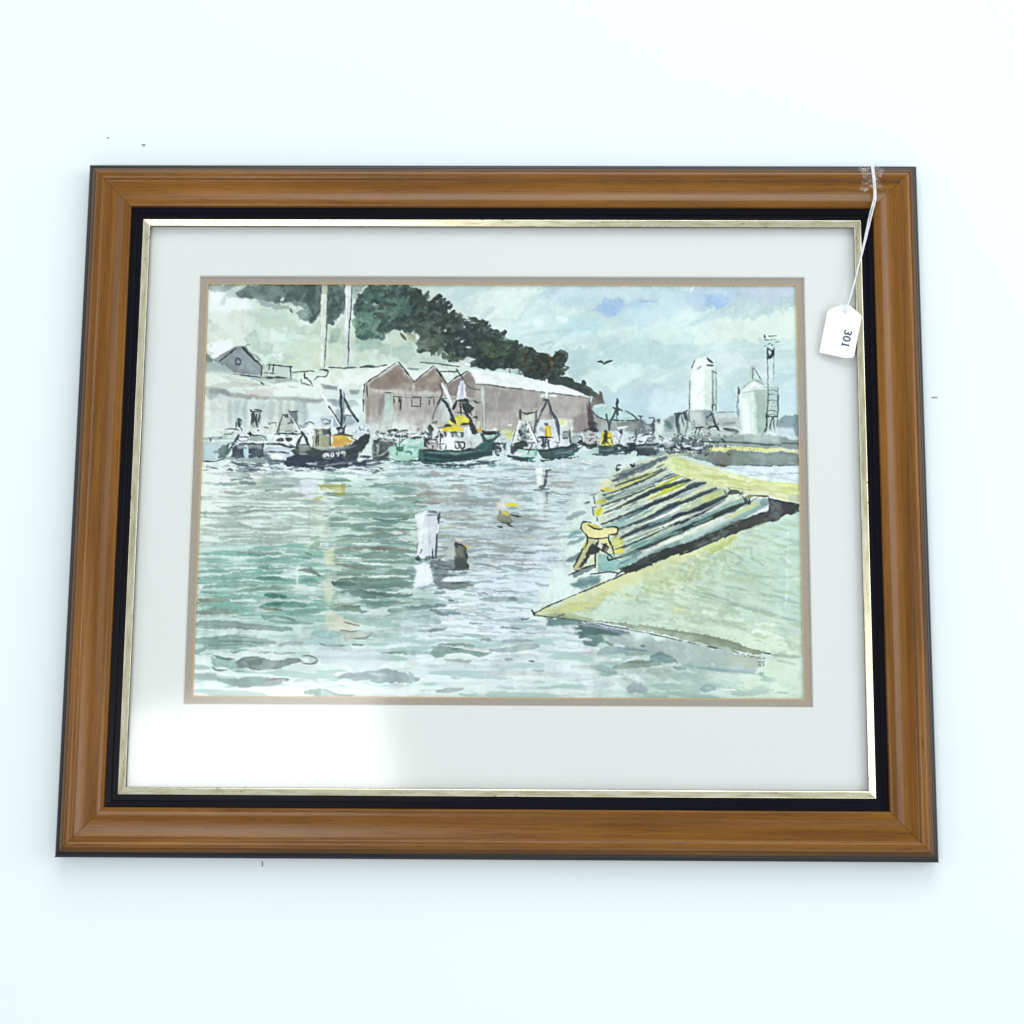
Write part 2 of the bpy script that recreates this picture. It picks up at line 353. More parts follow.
    P.foliage(16, '420,340 640,330 640,490 450,490', ('6d9180', '7b9d8c', '5b7d70', '8fae9e'), a=(.4, .8)); P.foliage(14, '640,200 820,180 840,330 700,340', ('6b8a79', '7c9885', '587467'), a=(.5, .92))
    P.foliage(26, '0,60 340,60 320,300 240,330 190,200 100,260 20,200', ('56686400'[:6], '4a5c58', '62756f', '6f827c'), (4, 12), (3, 6), 1.2, (.5, .92))
    T(415, 280, 8.533); P.foliage(120, '-30,90 120,220 300,220 340,350 440,370 520,350 600,380 700,440 780,560 900,580 1040,650 1040,840 880,780 700,740 480,720 340,660 260,560 80,430', fg, a=(.45, .9))
    P.foliage(34, '20,150 120,110 300,200 330,290 440,350 520,330 610,370 720,450 780,450 780,520 870,540 960,590 1020,620 1020,660 900,610 740,520 600,430 440,400 300,330 140,260', ('303c39', '3c4a44', '515f56'), (5, 9), (2.5, 4), -.75, (.7, .95), .4)
    P.foliage(34, '40,420 240,430 330,640 440,680 300,690 180,620 60,620', ('4d5d52', '5d6f62', '3c4945', '6d7d68'), a=(.5, .9)); P.foliage(10, '560,540 760,540 800,620 660,660', ('53684f', '62775a'), a=(.5, .92))
    P.clutter(34, 418, 322, 476, 352, ('d9e5dc', 'c9d7cd', 'e6efe6'), (1.2, 3.4), (.8, 1.7), .5); P.clutter(14, 478, 345, 530, 366, ('c9d7cd', '9fb0a6', 'b7c5bb'), (1.2, 3), (.7, 1.4), .5)
    T(515, 280, 8.533); P.foliage(56, '0,560 110,590 260,630 400,620 430,690 420,760 400,820 120,800 0,720', ('323d39', '3d4842', '2c3736', '4a3b2a', '404e46', '332f2a'), (4, 8), (2.5, 4.5), -.7, (.6, .95), .6)
    P.foliage(16, '400,840 480,870 620,950 560,940', ('3b4644', '46544f'), (4, 9), (2.5, 4), .6, (.7, .95), .4)
    ph(); P.streaks('235,285 345,285 340,315 320,318 300,310 240,296', 9, 6, .5, ('45544f', '53645f'), '8b9c95', .5, .4, .5, 4)
    P.streaks('356,290 412,285 470,325 520,345 566,360 560,378 470,366 455,352 440,345 410,328 360,332', 5.5, 4, -.5, ('2a3432', '333f3c'), '66786f', .5, .45, .4, 4)
    # ---- left roofs and hut
    T(195, 280, 8.533)
    W('60,590 110,620 170,690 60,730', '7f9089', .9, 2, 1.2)
    W('60,690 200,700 340,760 560,820 800,850 760,880 300,850 60,780', 'a8b8b3', .9, 3, 1.5, .2, .04)
    W('150,680 340,575 430,560 575,740 570,815 340,790 280,735', '8a9799', 1, 1.2, .8, .25, .1)
    W('340,600 420,600 520,700 420,720 330,640', '98a3a7', .7, 5, 2)
    W('420,560 560,690 570,730 520,700', '55605f', .6, 2, 1)
    W('420,560 480,610 530,680 580,700 560,720', 'e8f2ed', .9, 1, .5)
    I('210,690 300,625 350,585;400,575 470,650 570,740;570,740 565,815', 1.6); I('410,570 480,660', 2.2, K)
    L('345,680 365,665 390,690 375,720 350,710 345,685', 1.6, '47555a', .95, 1, .3, 0); I('430,560 470,550', 1.3, '7f938a')
    W('570,720 640,700 620,820 580,820', 'b9c4bd', .8, 2, 1)
    W('620,720 820,740 820,850 640,840', 'bac8bf', .7, 3, 1)
    I('620,720 740,735 830,740;670,720 668,790;815,750 815,850;630,725 630,770;590,790 680,800;620,835 780,838;690,825 760,835', 1.1); L('610,830 660,838', 3, '39423f', .8)
    I('320,805 520,825 600,830', 1.2); I('240,830 330,830;160,850 190,855;300,845 350,855', .9)
    W('80,780 300,800 620,880 720,900 1100,880 1100,960 700,930 420,930 80,900', 'e3eee4', .85, 4, 1.5, .1, 0)
    for q, w, c in (('80,915 300,900 600,890', 5, 'c2c7bd'), ('300,870 640,900', 2.5, 'b6bcb2'), ('520,930 800,930', 3, 'd3cdc4'), ('250,840 500,870', 2, 'c4cac0')): L(q, w, c, .7, 2, .8)
    I('560,870 590,890;790,905 830,915 880,918', 1.3)
    W('620,850 860,850 870,870 700,880', 'aab5ac', .7, 3, 1)
    I('830,790 990,775 1020,780;935,795 935,840;905,850 910,890 960,890;910,880 950,880;980,910 1010,905;935,840 960,830', .9)
    T(285, 380, 10.24)
    W('-60,40 300,40 620,70 820,60 800,200 400,190 -60,140', 'dfeae1', .8, 5, 2, .1, 0)
    T(195, 380, 10.24)
    W('70,70 180,80 400,130 700,160 1024,180 1400,200 1500,250 1024,230 700,200 380,180 160,190 70,150', 'aeb4b0', .9, 3, 1.5, .25, .03)
    L('150,140 190,120 340,150', 7, '86908f', .75, 4, .8); L('380,150 560,170 760,190', 4, 'a39f98', .7, 3); L('800,190 1024,190 1300,215', 4, '9ba5a0', .7, 3)
    W('480,100 800,120 820,160 560,150', 'dcd5ce', .8, 4); W('840,150 1024,130 1100,160 900,170', 'e9f0e6', .8, 3)
    W('60,190 460,190 700,210 1400,240 1400,500 900,560 60,560', 'd3dfd9', .95, 5, 2, .2, 0)
    for x, w, c in ((130, 9, 'e3ebe4'), (240, 10, 'dfe3df'), (330, 4, 'e8efe8'), (370, 5, 'bccdc7'), (450, 8, 'c4d4ce'), (520, 3, 'adbfba'), (680, 10, 'c3d1cb'), (780, 8, 'b8c3be'), (880, 6, 'b3bbb3'), (960, 5, 'aebbb2'), (1050, 9, 'b3c1bb'), (1130, 6, 'a9b7b2')):
        L(f'{x},210 {x-8},340 {x-4},480', [w, w, w * .5], c, .8, 4, .8)
    W('60,480 400,480 400,560 60,600', 'e4f1ea', .8, 5)
    I('90,160 95,210', 1, '76807f')
    # ---- roof of the front shed on the left
    T(305, 280, 8.533)
    W('120,820 240,780 320,760 620,745 740,720 780,710 500,890 330,900 130,890', 'e6f0e6', 1, 1.5, .8, .1, .02)
    W('560,800 700,740 760,730 520,880', 'eff7ee', .8, 4)
    W('130,890 270,905 280,935 150,925', '96a29f', .8, 3); W('380,940 470,940 470,980 390,985', 'a3b0ac', .8, 3); W('180,920 320,960 500,950 500,1010 120,1000', 'd6e3dd', .7, 4)
    I('200,745 300,748 440,745;470,745 600,740 700,728', 1.2); L('480,742 560,732 600,740', 2.4, '414d4c', .85, 1); L('340,748 430,745', 2, '6a7873', .8, 1)
    # poles on the hill
    W('150,40 185,40 185,300 170,740 135,740 135,300', 'c9d6c8', 1, 1.2, .4, .1, 0); W('138,120 165,120 160,740 128,740', 'dbe6da', .8, 2, .4)
    W('150,45 186,45 184,120 150,120', 'a5b09b', .8, 2, .5); I('186,200 184,420 172,580 165,740', 1.3, '59675f')
    W('350,40 400,40 385,420 368,730 335,730 340,300', 'd3dedb', 1, 1.2, .4, .1, 0); W('350,45 375,45 360,420 340,420', 'f0f7f2', .8, 2, .4)
    I('400,50 392,240 375,420 366,720', 1.5, '3f4c4a'); L('330,420 345,600 340,720', 3, 'cbd8bd', .7, 2)
    W('110,640 150,560 160,740 90,745', 'd9e3cd', .7, 4)
    I('130,765 185,765 200,795 170,825 110,825 80,855;0,830 40,860 60,900;0,890 40,900', 1.2, '404b49'); I('160,770 200,775 190,815', 1.8, '3e4a48')
    # ---- brick gables
    T(340, 330, 6.4)
    W('150,345 370,215 470,320 600,235 690,345 820,255 900,360 910,660 170,660', 'b4b0aa', 1, 1.2, .5, .12, 0)
    W('185,345 370,225 465,325 460,395 190,375', '94897f', 1, 2, .8, .25, .04)
    W('300,270 400,260 450,340 330,360', '85776e', .6, 5, 1.5)
    W('480,330 600,245 680,345 660,400 480,395', '8b7f76', 1, 2, .8, .25, .04)
    W('695,350 815,260 890,360 890,430 690,420', '8e8582', 1, 2, .8, .25, .04)
    W('190,375 460,385 640,400 640,430 200,410', 'c4beb6', .6, 4)
    L('220,390 300,395 380,385', 3, 'd6d2c9', .7, 2.5); L('380,380 380,400', 5, 'd2cec6', .6, 4)
    W('170,420 240,420 230,600 170,600', 'aba49c', .7, 4); L('268,430 262,540', 6, '8d8480', .85, 3, .6); L('180,430 180,550', 2.5, '8d8681', .7, 2)
    W('290,420 345,410 370,640 260,640', 'c3d3cc', .9, 3, 1); W('300,440 330,440 330,520 300,520', 'bbd6ce', .9, 3)
    L('385,440 385,520', 5, '9d938b', .7, 3); W('410,420 640,430 640,520 420,520', 'a8a39e', .55, 6)
    for x in (200, 400, 470, 520, 570): L(f'{x},560 {x+4},650', 7, 'd9dbd5', .6, 5)
    W('170,590 660,600 660,670 100,670', 'dfe6e0', .75, 9, 2); W('640,430 720,430 740,600 620,600', 'cfdad6', .8, 6); W('820,450 910,440 910,640 840,640', 'c4c5bf', .8, 5)
    P.streaks('170,350 900,360 910,650 170,650', 2.2, 15, .02, ('968e88', 'a29a93'), 'cdcac3', .3, .4, .6, 6)
    # gable trims
    for q in ('150,348 375,205 470,318', '470,318 605,230 690,345', '690,345 825,255 840,262'): L(q, 2.2, 'dde8dd', .95, .9, .3, 0, sm=1)
    W('390,210 480,250 600,225 610,235 475,325 440,300', 'dfeae0', .8, 2); W('620,230 780,260 830,255 695,345 660,300', 'dfeae1', .9, 2, .6)
    I('150,350 260,275 370,205;375,205 420,260 470,325;470,335 540,275 605,228;610,235 650,290 690,350;690,348 750,300 815,262', 1.3); I('375,210 440,285', 2); I('600,232 690,350', 1.3, K)
    I('155,350 150,520;170,355 178,430', 1.2); I('515,205 640,218 760,235', 2.4, '4d5c54'); I('640,265 750,268', 1.2); L('430,245 500,250', 2, '6e7f7a', .8)
    I('280,400 330,402;340,425 400,430;345,435 350,470;375,430 380,460;390,425 388,510;460,435 460,490 515,495 518,430 465,432;560,435 605,432;575,440 570,480;602,435 602,490', 1.3, sm=1)
    I('345,425 450,435 640,430;640,440 700,440 760,445;850,455 900,462', .7, '6b6f6c')
    # ---- long white roof and brick wall
    T(415, 280, 8.533)
    W('460,760 560,770 700,785 900,820 1060,860 1060,955 860,915 530,890', 'ecf3ee', 1, 1, .5, .06, 0)
    T(515, 280, 8.533)
    W('-10,812 100,840 300,880 460,920 640,1000 640,1010 300,970 -10,925', 'ecf3ee', 1, 1, .5, .06, 0)
    T(480, 330, 6.4)
    W('-30,345 100,355 430,400 700,435 705,470 710,640 560,660 -30,660', 'b1ada6', 1, 1.4, .5, .14, .03)
    W('20,370 200,375 400,405 420,470 240,520 30,520', '9b9690', .85, 5, 2, .3, 0)
    W('500,430 690,440 690,500 500,500', 'aba6a0', .7, 6, 2)
    for x, c in ((240, 'bcb6af'), (320, 'a39d99'), (480, 'a6a09b'), (560, 'bdb8b1'), (615, 'c8c8c2'), (655, 'a8a5a0')): L(f'{x},440 {x+3},500 {x},560', 8, c, .55, 6)
    W('10,560 220,550 260,660 0,660', 'bcb9b4', .7, 7, 2); W('130,630 220,620 220,680 140,680', 'c7cf9f', .7, 5); W('60,510 340,500 240,580 60,570', 'b5afa9', .6, 7)
    W('600,560 710,530 715,640 600,660', '8f8988', .8, 6, 2); W('470,560 600,565 590,650 480,640', 'dfe6de', .95, 3, .8); L('510,590 525,595', 6, 'ccd67c', .9, 2.5)
    I('-20,345 100,358 430,402 620,425 705,438', 1.3, '4c5754'); I('-150,250 -90,340 -60,370 0,385', 1.4, K2); I('700,440 705,560', 2.2, '4d4645'); L('18,370 20,640', 3.2, 'cfd4cd', .9, 1.2, .3, .1); I('35,500 32,640;12,460 18,630', .9, '7e8783')
    L('705,470 712,620', 6, '5a4f4f', .9, 2.5); W('690,470 740,520 760,640 690,650', '5b5252', .85, 3, 1)
    P.streaks('0,380 700,440 700,640 0,640', 3, 12, .05, ('968f8a', 'a29c96'), 'cbc8c2', .32, .4, .6, 6)
    # teal roofed shed on the right of it
    W('715,500 860,485 1000,560 1010,580 760,570', 'b4d3cc', 1, 1.3, .6, .15, .04); W('860,490 1000,560 880,565', 'c6dfdd', .8, 3)
    W('720,510 780,570 900,580 1060,575 1060,640 740,650', '9da6a3', 1, 2, .8, .2, .04); W('890,590 1050,580 1050,660 890,650', '838a88', .9, 4, 1); W('770,580 830,585 830,660 760,660', 'b7c2bc', .8, 4)
    I('715,510 760,560 850,575 1000,580 1040,575', 1.1); I('930,515 970,540 1010,578', 1.8, K2); W('720,430 770,400 790,470 720,490', '6b6460', .9, 2.5, 1)
    # ---- gull
    T(605, 280, 8.533); T(515, 280, 8.533)
    L('710,695 735,695 760,712', [1.2, 2.2, 1], '33403d', .95, .8, .2, 0); L('765,716 790,700 828,690', [1.8, 2.6, 1.4], '33403d', .95, .8, .2, 0)
    # ---- silos and far shore on the right
    T(620, 270, 4.876)
    W('770,735 800,715 850,708 900,712 900,815 780,800', '8fa3a8', 1, 2, 1); W('850,712 900,712 900,800 850,800', '84a0ac', .8, 2); W('765,765 850,770 870,820 770,830', 'd5e4e6', .8, 4)
    W('470,700 560,700 580,800 470,800', 'cfd8d4', .9, 4, 1); I('470,695 560,692', .9, '70817f')
    W('343,485 400,480 445,480 447,690 343,690', 'f4fbf4', 1, .9, .3, .05, 0); W('415,490 447,485 447,690 420,690', 'cfe0d7', .8, 6); W('343,490 352,490 352,690 343,690', 'dbe9e2', .7, 4)
    W('448,490 470,490 470,690 448,690', 'c3d6cf', .9, 2, .4); W('342,488 352,455 375,430 400,422 428,430 446,455 450,485 400,496', 'e9f3ed', 1, 1.2, .3, sm=1)
    I('340,540 338,690;345,480 365,440', 1.1); I('470,490 470,600 468,700;455,490 453,560 455,690', 1.1, '54635e'); I('452,690 450,660 466,660', 1)
    L('425,430 450,455', 2.6, K, .95); L('420,465 452,468', 2, K2, .95); L('395,470 375,485', 2, '8c9b96', .8); I('450,495 470,500', 2.2, K)
    W('580,590 620,550 660,535 715,570 722,580 715,825 590,825', 'dbebe1', 1, .9, .3, .08, .02); W('590,590 660,540 670,570 620,600', 'eff8f1', .9, 2)
    W('660,590 720,580 715,800 665,800', 'a5bcaf', .9, 5, .6); W('670,610 705,610 700,790 675,780', 'a8bfb3', .6, 4); W('590,620 635,610 640,820 595,820', 'f0f9f2', .85, 4)
    I('577,575 578,650', 1.3, K2); L('578,572 584,605', 2.2, K2, .9); W('572,640 582,640 582,720 574,730', '90a2ae', .8, 2)
    L('648,470 648,540', 5, 'c3d0cb', .8, 2); L('640,470 640,520', 3, 'b4c2bd', .7, 1.5); I('648,475 648,530;655,478 690,540;685,572 715,572', 1); L('660,540 695,550', 4, '97a8a3', .7, 2)
    W('718,570 772,570 772,790 718,790', 'b8cbc5', .85, 3, .5); I('720,560 722,650 712,780', 2, '46565a'); I('772,575 768,760', 1.6, '5a6b6a'); L('772,610 770,660', 2.2, K2, .85)
    I('718,375 720,560', 1.3, K2); I('752,385 748,540', .8, '76867f'); I('722,380 745,400 722,430;745,390 742,420 725,432;722,380 725,430;752,380 750,420', 1.5, K)
    T(715, 320, 10.24); L('508,150 514,182', 1.5, '46545a', .85, .8); I('550,166 590,163 630,160', .9, '46545a', .8); I('506,204 530,206 558,201', .9, '46545a', .8); I('575,196 580,216', .9, '46545a', .75); I('592,202 620,196', .8, '5a686c', .7); I('500,268 520,262;540,252 556,244 572,248;576,262 594,258', .9, '46545a', .75); I('620,236 655,226', .8, '5a686c', .7); T(620, 270, 4.876)
    for y in (590, 610, 640, 690, 710): I(f'722,{y} 745,{y-6} 768,{y+4}', 1, '4f6162')
    I('715,715 772,715', 1.6, K); S(14, 722, 560, 768, 720, .7, 2.5, '4f6162', .7)
    I('712,700 715,760 690,810 675,820;715,770 705,800;745,720 730,770 745,790;750,720 755,790', 1.6, K); W('690,790 780,770 780,830 690,830', 'd7e7e5', .7, 3)
    # rubble and boats under the big silo
    W('335,685 450,685 470,740 440,775 350,780', 'b9c6c1', .95, 2, .6); W('340,690 400,690 400,750 345,750', 'd3dcd6', .8, 3); W('405,690 455,690 460,740 410,740', '8fa3a4', .9, 3, .8)
    W('215,740 260,705 330,690 340,760 300,830 200,830', 'b5c3bf', .9, 3, 1); W('210,730 260,715 265,790 220,780', '7d918d', .85, 4, 1)
    I('265,700 300,700 330,685;270,705 280,790 300,800;300,705 310,760;310,700 330,740 320,790;335,690 340,740', 2.2, K2); L('285,700 278,740 290,790', 4, '40504f', .9, 1.2, .6); L('318,700 326,730', 4.5, '44504f', .85, 1.2); L('225,740 250,770', 5, '55706c', .85, 2)
    I('440,690 460,740 480,780;420,720 450,700;360,770 410,765;375,770 365,800;390,775 380,810;420,780 470,760 490,790;430,770 440,790', 2, K)
    S(26, 345, 745, 575, 815, 1, 4, K, .8); L('500,750 560,745', 3.5, K, .85, 1.2); L('510,775 575,790', 4, '46524f', .85, 1.5); W('480,730 580,720 590,770 490,760', 'b4bfb9', .7, 4)
    W('330,800 590,805 780,815 875,830 875,870 330,870', '8c9c97', .9, 3, 1.2, .3, .02); W('400,770 560,790 560,815 400,815', 'c5d0cb', .7, 3)
    W('600,800 780,810 780,845 600,835', 'b3c4bd', .8, 3); I('350,835 520,840 700,850 780,855', 2, '4d5b58'); I('780,845 872,845', 1.6, '5a6a6c'); I('600,840 720,850', 1.6, '596764')
    S(30, 240, 800, 500, 870, 1, 4, K, .8)
    # ---- quay edge on the right, wall and water beyond
    W('430,865 600,865 760,872 872,876 872,888 700,884 600,884 400,890', 'dbdf9c', 1, 1.2, .8, .15, .05); W('780,872 872,876 872,884 790,882', 'f0ecd0', .9, 1.5)
    W('250,890 420,885 700,888 872,890 872,948 650,955 490,962 400,925 300,905', '82908b', 1, 1.6, .8, .25, .05); W('620,890 860,900 860,930 640,930', '93a29f', .6, 4); W('430,900 560,890 540,955 470,960', '736f68', .55, 8, 1.2); W('560,900 640,890 640,945 570,945', '839482', .5, 8)
    L('470,950 520,955', 3, '55524e', .85, 2); I('600,952 720,955 870,950', 1.5, '5d6b6c'); S(8, 400, 890, 640, 910, 1, 3, '4b4b46', .6); S(10, 500, 868, 700, 880, .7, 3, '6f7350', .7)
    W('500,960 650,958 872,955 872,1040 700,1000', 'd9e5ea', 1, 1.5, .8)
    for i in range(16):
        x = 560 + 19 * i; y = 965 + (i * 37 % 38); L(f'{x-50},{y} {x},{y+3} {x+50},{y+2}', 1.2, ('a9bac4', 'f2f7f8', 'b8c9cd')[i % 3], .75, 1)
    # ---- water: first washes, then dabs
    ph()
    W('190,461 640,458 600,500 560,560 534,612 620,640 770,656 806,660 806,702 186,702', 'd6e7e0', 1, 2, .8, .15, 0)
    W('190,462 270,470 230,500 225,530 190,540', 'e9f4ea', .9, 8, 3, .2, 0)
    W('380,462 620,458 580,500 540,560 440,540 390,500', 'c6d7d8', .9, 8, 3, .2, 0)
    W('260,490 420,480 430,600 330,640 260,560', 'cfe0d5', .7, 12, 4, .25, 0)
    W('420,560 534,612 600,625 600,702 186,702 190,640 300,655', 'dcebe8', .85, 12, 4, .2, 0)
    W('480,560 560,540 540,600 500,640 470,620', 'd6e3ea', .8, 8, 4, .2, 0)
    W('190,655 260,668 330,690 310,700 188,700', 'f0fbf8', .9, 8, 3, .2, 0)
    W('600,625 770,660 806,668 806,702 640,702 580,660', 'c3d8cc', .9, 6, 3, .2, 0)
    W('730,660 806,655 806,700 750,700', 'd3e3d0', .8, 8, 3)
    g1 = ('b3c6bb', 'bfd0c6', 'a9bdb1', 'c4d2c9'); g2 = ('8fb5a9', '9bc0b3', '7fa89f', 'a9c8bd'); gb = ('a7bcbd', 'b4c6c9', '9db1b2'); gd = ('7b938c', '8a9f97', '6f8784'); br = ('a39c92', '948f86', 'b0a8a0')
    wt = ('e6f2ec', 'dcece6', 'e0ecee')
    D(70, ((228, 478, 320), (205, 545, 330)), (26, 90), (1.5, 3.5), g1, (.5, .92))
    D(26, ((225, 468, 300), (225, 500, 300)), (8, 26), (1.5, 3.5), ('8a9c9a', '9dacab', 'b4bfbb'), (.4, .75))
    D(40, ((330, 468, 440), (330, 500, 440)), (12, 44), (1.2, 3), ('9dbbb4', 'b3ccc7', 'c3d7d4', 'a4bcc0'), (.5, .92))
    D(70, ((335, 498, 415), (330, 560, 415)), (16, 60), (1.2, 3.2), g2[:2] + gd[:2] + g1[:1], (.5, .92))
    D(60, ((400, 468, 620), (400, 500, 590)), (14, 60), (1.2, 3), gb + ('c6dcda', 'd9e9ea', 'c3d4d0'), (.5, .92))
    D(45, ((395, 482, 520), (430, 520, 530)), (14, 44), (1.2, 3.2), br[:2] + ('9fb3a6', 'b7c9b8', 'a5b7ae'), (.5, .92))
    D(60, ((450, 520, 575), (440, 570, 545)), (12, 50), (1.2, 3), gb + br[2:] + ('c0cfcf', 'cfdcdc'), (.5, .92))
    D(75, ((210, 545, 320), (200, 620, 340)), (18, 70), (1.6, 4), g2 + g1[:1], (.5, .92))
    D(60, ((320, 545, 410), (320, 605, 420)), (16, 70), (2, 4.5), g2[:3] + gd, (.4, .8))
    D(40, ((420, 545, 470), (400, 620, 480)), (14, 55), (1.5, 4), gd[:2] + gb + ('b6cac9',), (.5, .92))
    D(46, ((330, 600, 520), (330, 660, 600)), (20, 70), (2, 5.5), ('b3ccc4', 'bfd5ce', 'a6c2ba', 'c5d6d8', 'cfdfe2'), (.5, .92))
    D(30, ((200, 620, 420), (195, 690, 420)), (24, 80), (2.5, 6), ('bcd6cd', 'c9dedb', 'cddedd'), (.5, .92))
    D(34, ((430, 640, 600), (430, 696, 650)), (24, 80), (2.5, 6), ('cbdcd9', 'd3e3e1', 'c6d8d6', 'dbe8e8'), (.4, .75))
    D(70, ((215, 470, 560), (205, 610, 500)), (14, 50), (.8, 1.8), wt, (.45, .85), dry=.25)
    D(40, ((200, 610, 520), (195, 695, 600)), (16, 56), (1., 3.), wt, (.45, .85), dry=.15)
    D(30, ((470, 560, 545), (450, 620, 540)), (14, 40), (1., 3.), ('e6eef5', 'dfeaf2', 'b9c9d3'), (.4, .8))
    D(60, ((335, 500, 420), (325, 610, 430)), (14, 54), (1.4, 3.6), ('6f8f86', '7f9f95', '8aa79c', '93b3a6', '86968c'), (.55, .9))
    D(46, ((215, 545, 310), (205, 615, 330)), (14, 54), (1.4, 3.4), ('7fb0a2', '8fbcae', '6d9f92', 'a3c9bc'), (.5, .9))
    D(50, ((440, 505, 560), (450, 560, 540)), (10, 34), (.9, 2.2), ('8d9b9b', 'a3b3b3', '98a39c', 'b0bfbe'), (.5, .85))
    D(46, ((210, 480, 590), (205, 620, 520)), (10, 44), (.9, 2.4), wt, (.5, .85), dry=.12)
    P.streaks('225,470 330,470 330,545 200,548 205,520', 24, 2.2, .02, ('9db0a8', 'b0c1b6'), 'eef7f1', .8, .35, .25)
    P.streaks('196,548 330,540 335,622 190,628', 28, 3.0, .02, ('7fae9f', '94b9ab'), 'eaf6f2', .85, .45, .25)
    P.streaks('325,478 425,474 432,612 335,618', 22, 2.7, .02, ('6c8981', '8ba597'), 'ddede5', .9, .35, .25)
    P.streaks('425,468 580,464 560,530 530,575 430,572', 18, 2.0, .03, ('8b9fa3', 'a29f99'), 'e9f2f4', .8, .4, .25)
    P.streaks('420,560 545,560 530,612 560,640 420,640', 17, 2.2, .03, ('93a9b3', 'a5bbb9'), 'eaf2f8', .75, .45, .3)
    P.streaks('190,615 430,610 600,640 640,702 186,702', 44, 4.6, .02, ('a3c3b9', 'b6ccca'), 'f2faf7', .75, .5, .3)
    P.streaks('600,640 760,668 800,700 600,702', 26, 4.2, .06, ('93b0a6', 'a6bfb6'), 'e3f0ea', .7, .5, .3)
    # a thin grey green glaze over the water, wet in wet
    W('335,485 430,478 440,600 420,640 330,630', '86a399', .28, 16, 4, .4, 0); W('195,545 330,545 335,640 195,650', '8fb5a8', .22, 16, 4, .4, 0); W('420,490 560,480 530,560 440,575', '98a5a2', .22, 14, 4, .4, 0); W('195,640 340,640 340,690 195,692', 'b0cdc4', .2, 14, 4, .4, 0); W('600,640 720,660 700,690 600,690', '9db7b0', .25, 12, 4, .4, 0)
    # reflections and marked strokes, left part
    P.cm = .93
    T(190, 460, 7.877)
    for q, w, c, a in (('270,-10 600,0 760,10', 6, '707e80', .6), ('340,20 480,60 560,30', 4, '76858a', .7), ('370,60 600,80', 3, '66767a', .7), ('300,110 460,120', 8, 'a7b7b3', .6), ('320,160 410,158', 2.2, '7d8d8c', .8), ('390,185 520,190', 3.5, '7d8d8a', .8),
                       ('420,145 490,142', 3, '86a099', .7), ('700,210 820,205', 2.2, '93a29f', .8), ('600,240 720,235', 1.6, '8f9d97', .8), ('270,265 450,258', 2.4, 'a7b6aa', .8), ('650,290 900,270', 6, 'b3bdb9', .6), ('660,180 860,185', 5, 'b6c1c5', .7), ('200,370 480,370 940,378', 1.8, 'a9b8ae', .8), ('290,410 600,402 840,408', 2.2, 'a5b4aa', .8),
                       ('150,515 330,505 480,530', 5, 'b3c9bd', .8), ('470,545 800,540', 2.4, 'afc4b8', .8), ('230,605 560,612 950,600', 1.8, 'adc2b5', .8), ('270,650 480,640 800,650', 4.5, 'b3c8bc', .7), ('370,735 520,730 720,742', 3, '8aa39b', .85), ('440,742 600,748', 2, '5d9488', .9), ('640,780 800,770 950,778', 3.2, '7fada5', .9), ('530,800 650,790', 2, '8fb3aa', .8),
                       ('540,845 660,850 830,858', 2.4, '83a9a0', .9), ('70,885 330,870 520,872', 2.5, '9cbfb4', .8), ('190,930 400,910 560,930', 7, '93bdb0', .75), ('530,930 660,930 800,950', 4, '6d9b8f', .85), ('110,1000 300,990', 3, '91b3a7', .8), ('230,960 500,975 800,990', 4, '9cc3b7', .7)):
        L(q, w, c, a, 1, .6, .5, var=.25, edge=.06)
    W('570,140 600,120 560,220 530,210', 'cdd6c4', .7, 4); W('880,150 1000,150 1000,270 860,250', 'eaf2fb', .85, 4); W('860,60 1000,50 1000,100 720,90', 'eaf4f4', .8, 3)
    L('850,830 842,900 848,1010', 3, 'e6f5ee', .85, 1.2); L('940,400 940,560', 1, 'bccabf', .6)
    for q, w, c in (('950,620 1020,610', 3, '90a698'), ('940,700 1010,660', 6, 'a2b5a4'), ('910,740 960,750', 2.4, '7d9186'), ('860,870 960,870 1024,910', 4.5, '7d857c'), ('880,960 950,950 1024,970', 4, '7b9f92')): L(q, w, c, .8, 1, .6)
    T(310, 460, 7.877)
    W('60,200 160,185 270,195 280,285 180,275 80,250', 'bdb76a', .9, 2, 1, .3, .06); L('80,210 270,205', 2, 'ada358', .7, 1); L('190,270 270,265', 2.4, 'a99f52', .8, 1); L('60,245 150,235 200,255', 1.4, 'dfe2bb', .8); L('30,310 100,295', 3.2, 'c9be7e', .8, 1.5); L('60,330 110,330', 2.2, 'cfc893', .7, 1.5)
    W('0,360 150,330 180,560 190,640 0,640', 'd3dfd0', .35, 4, 1.5); W('120,680 190,680 190,840 110,820', 'efefcc', .55, 3, 1.2); W('90,940 200,930 210,1000 100,1040', 'e9f0dc', .55, 3, 1.2)
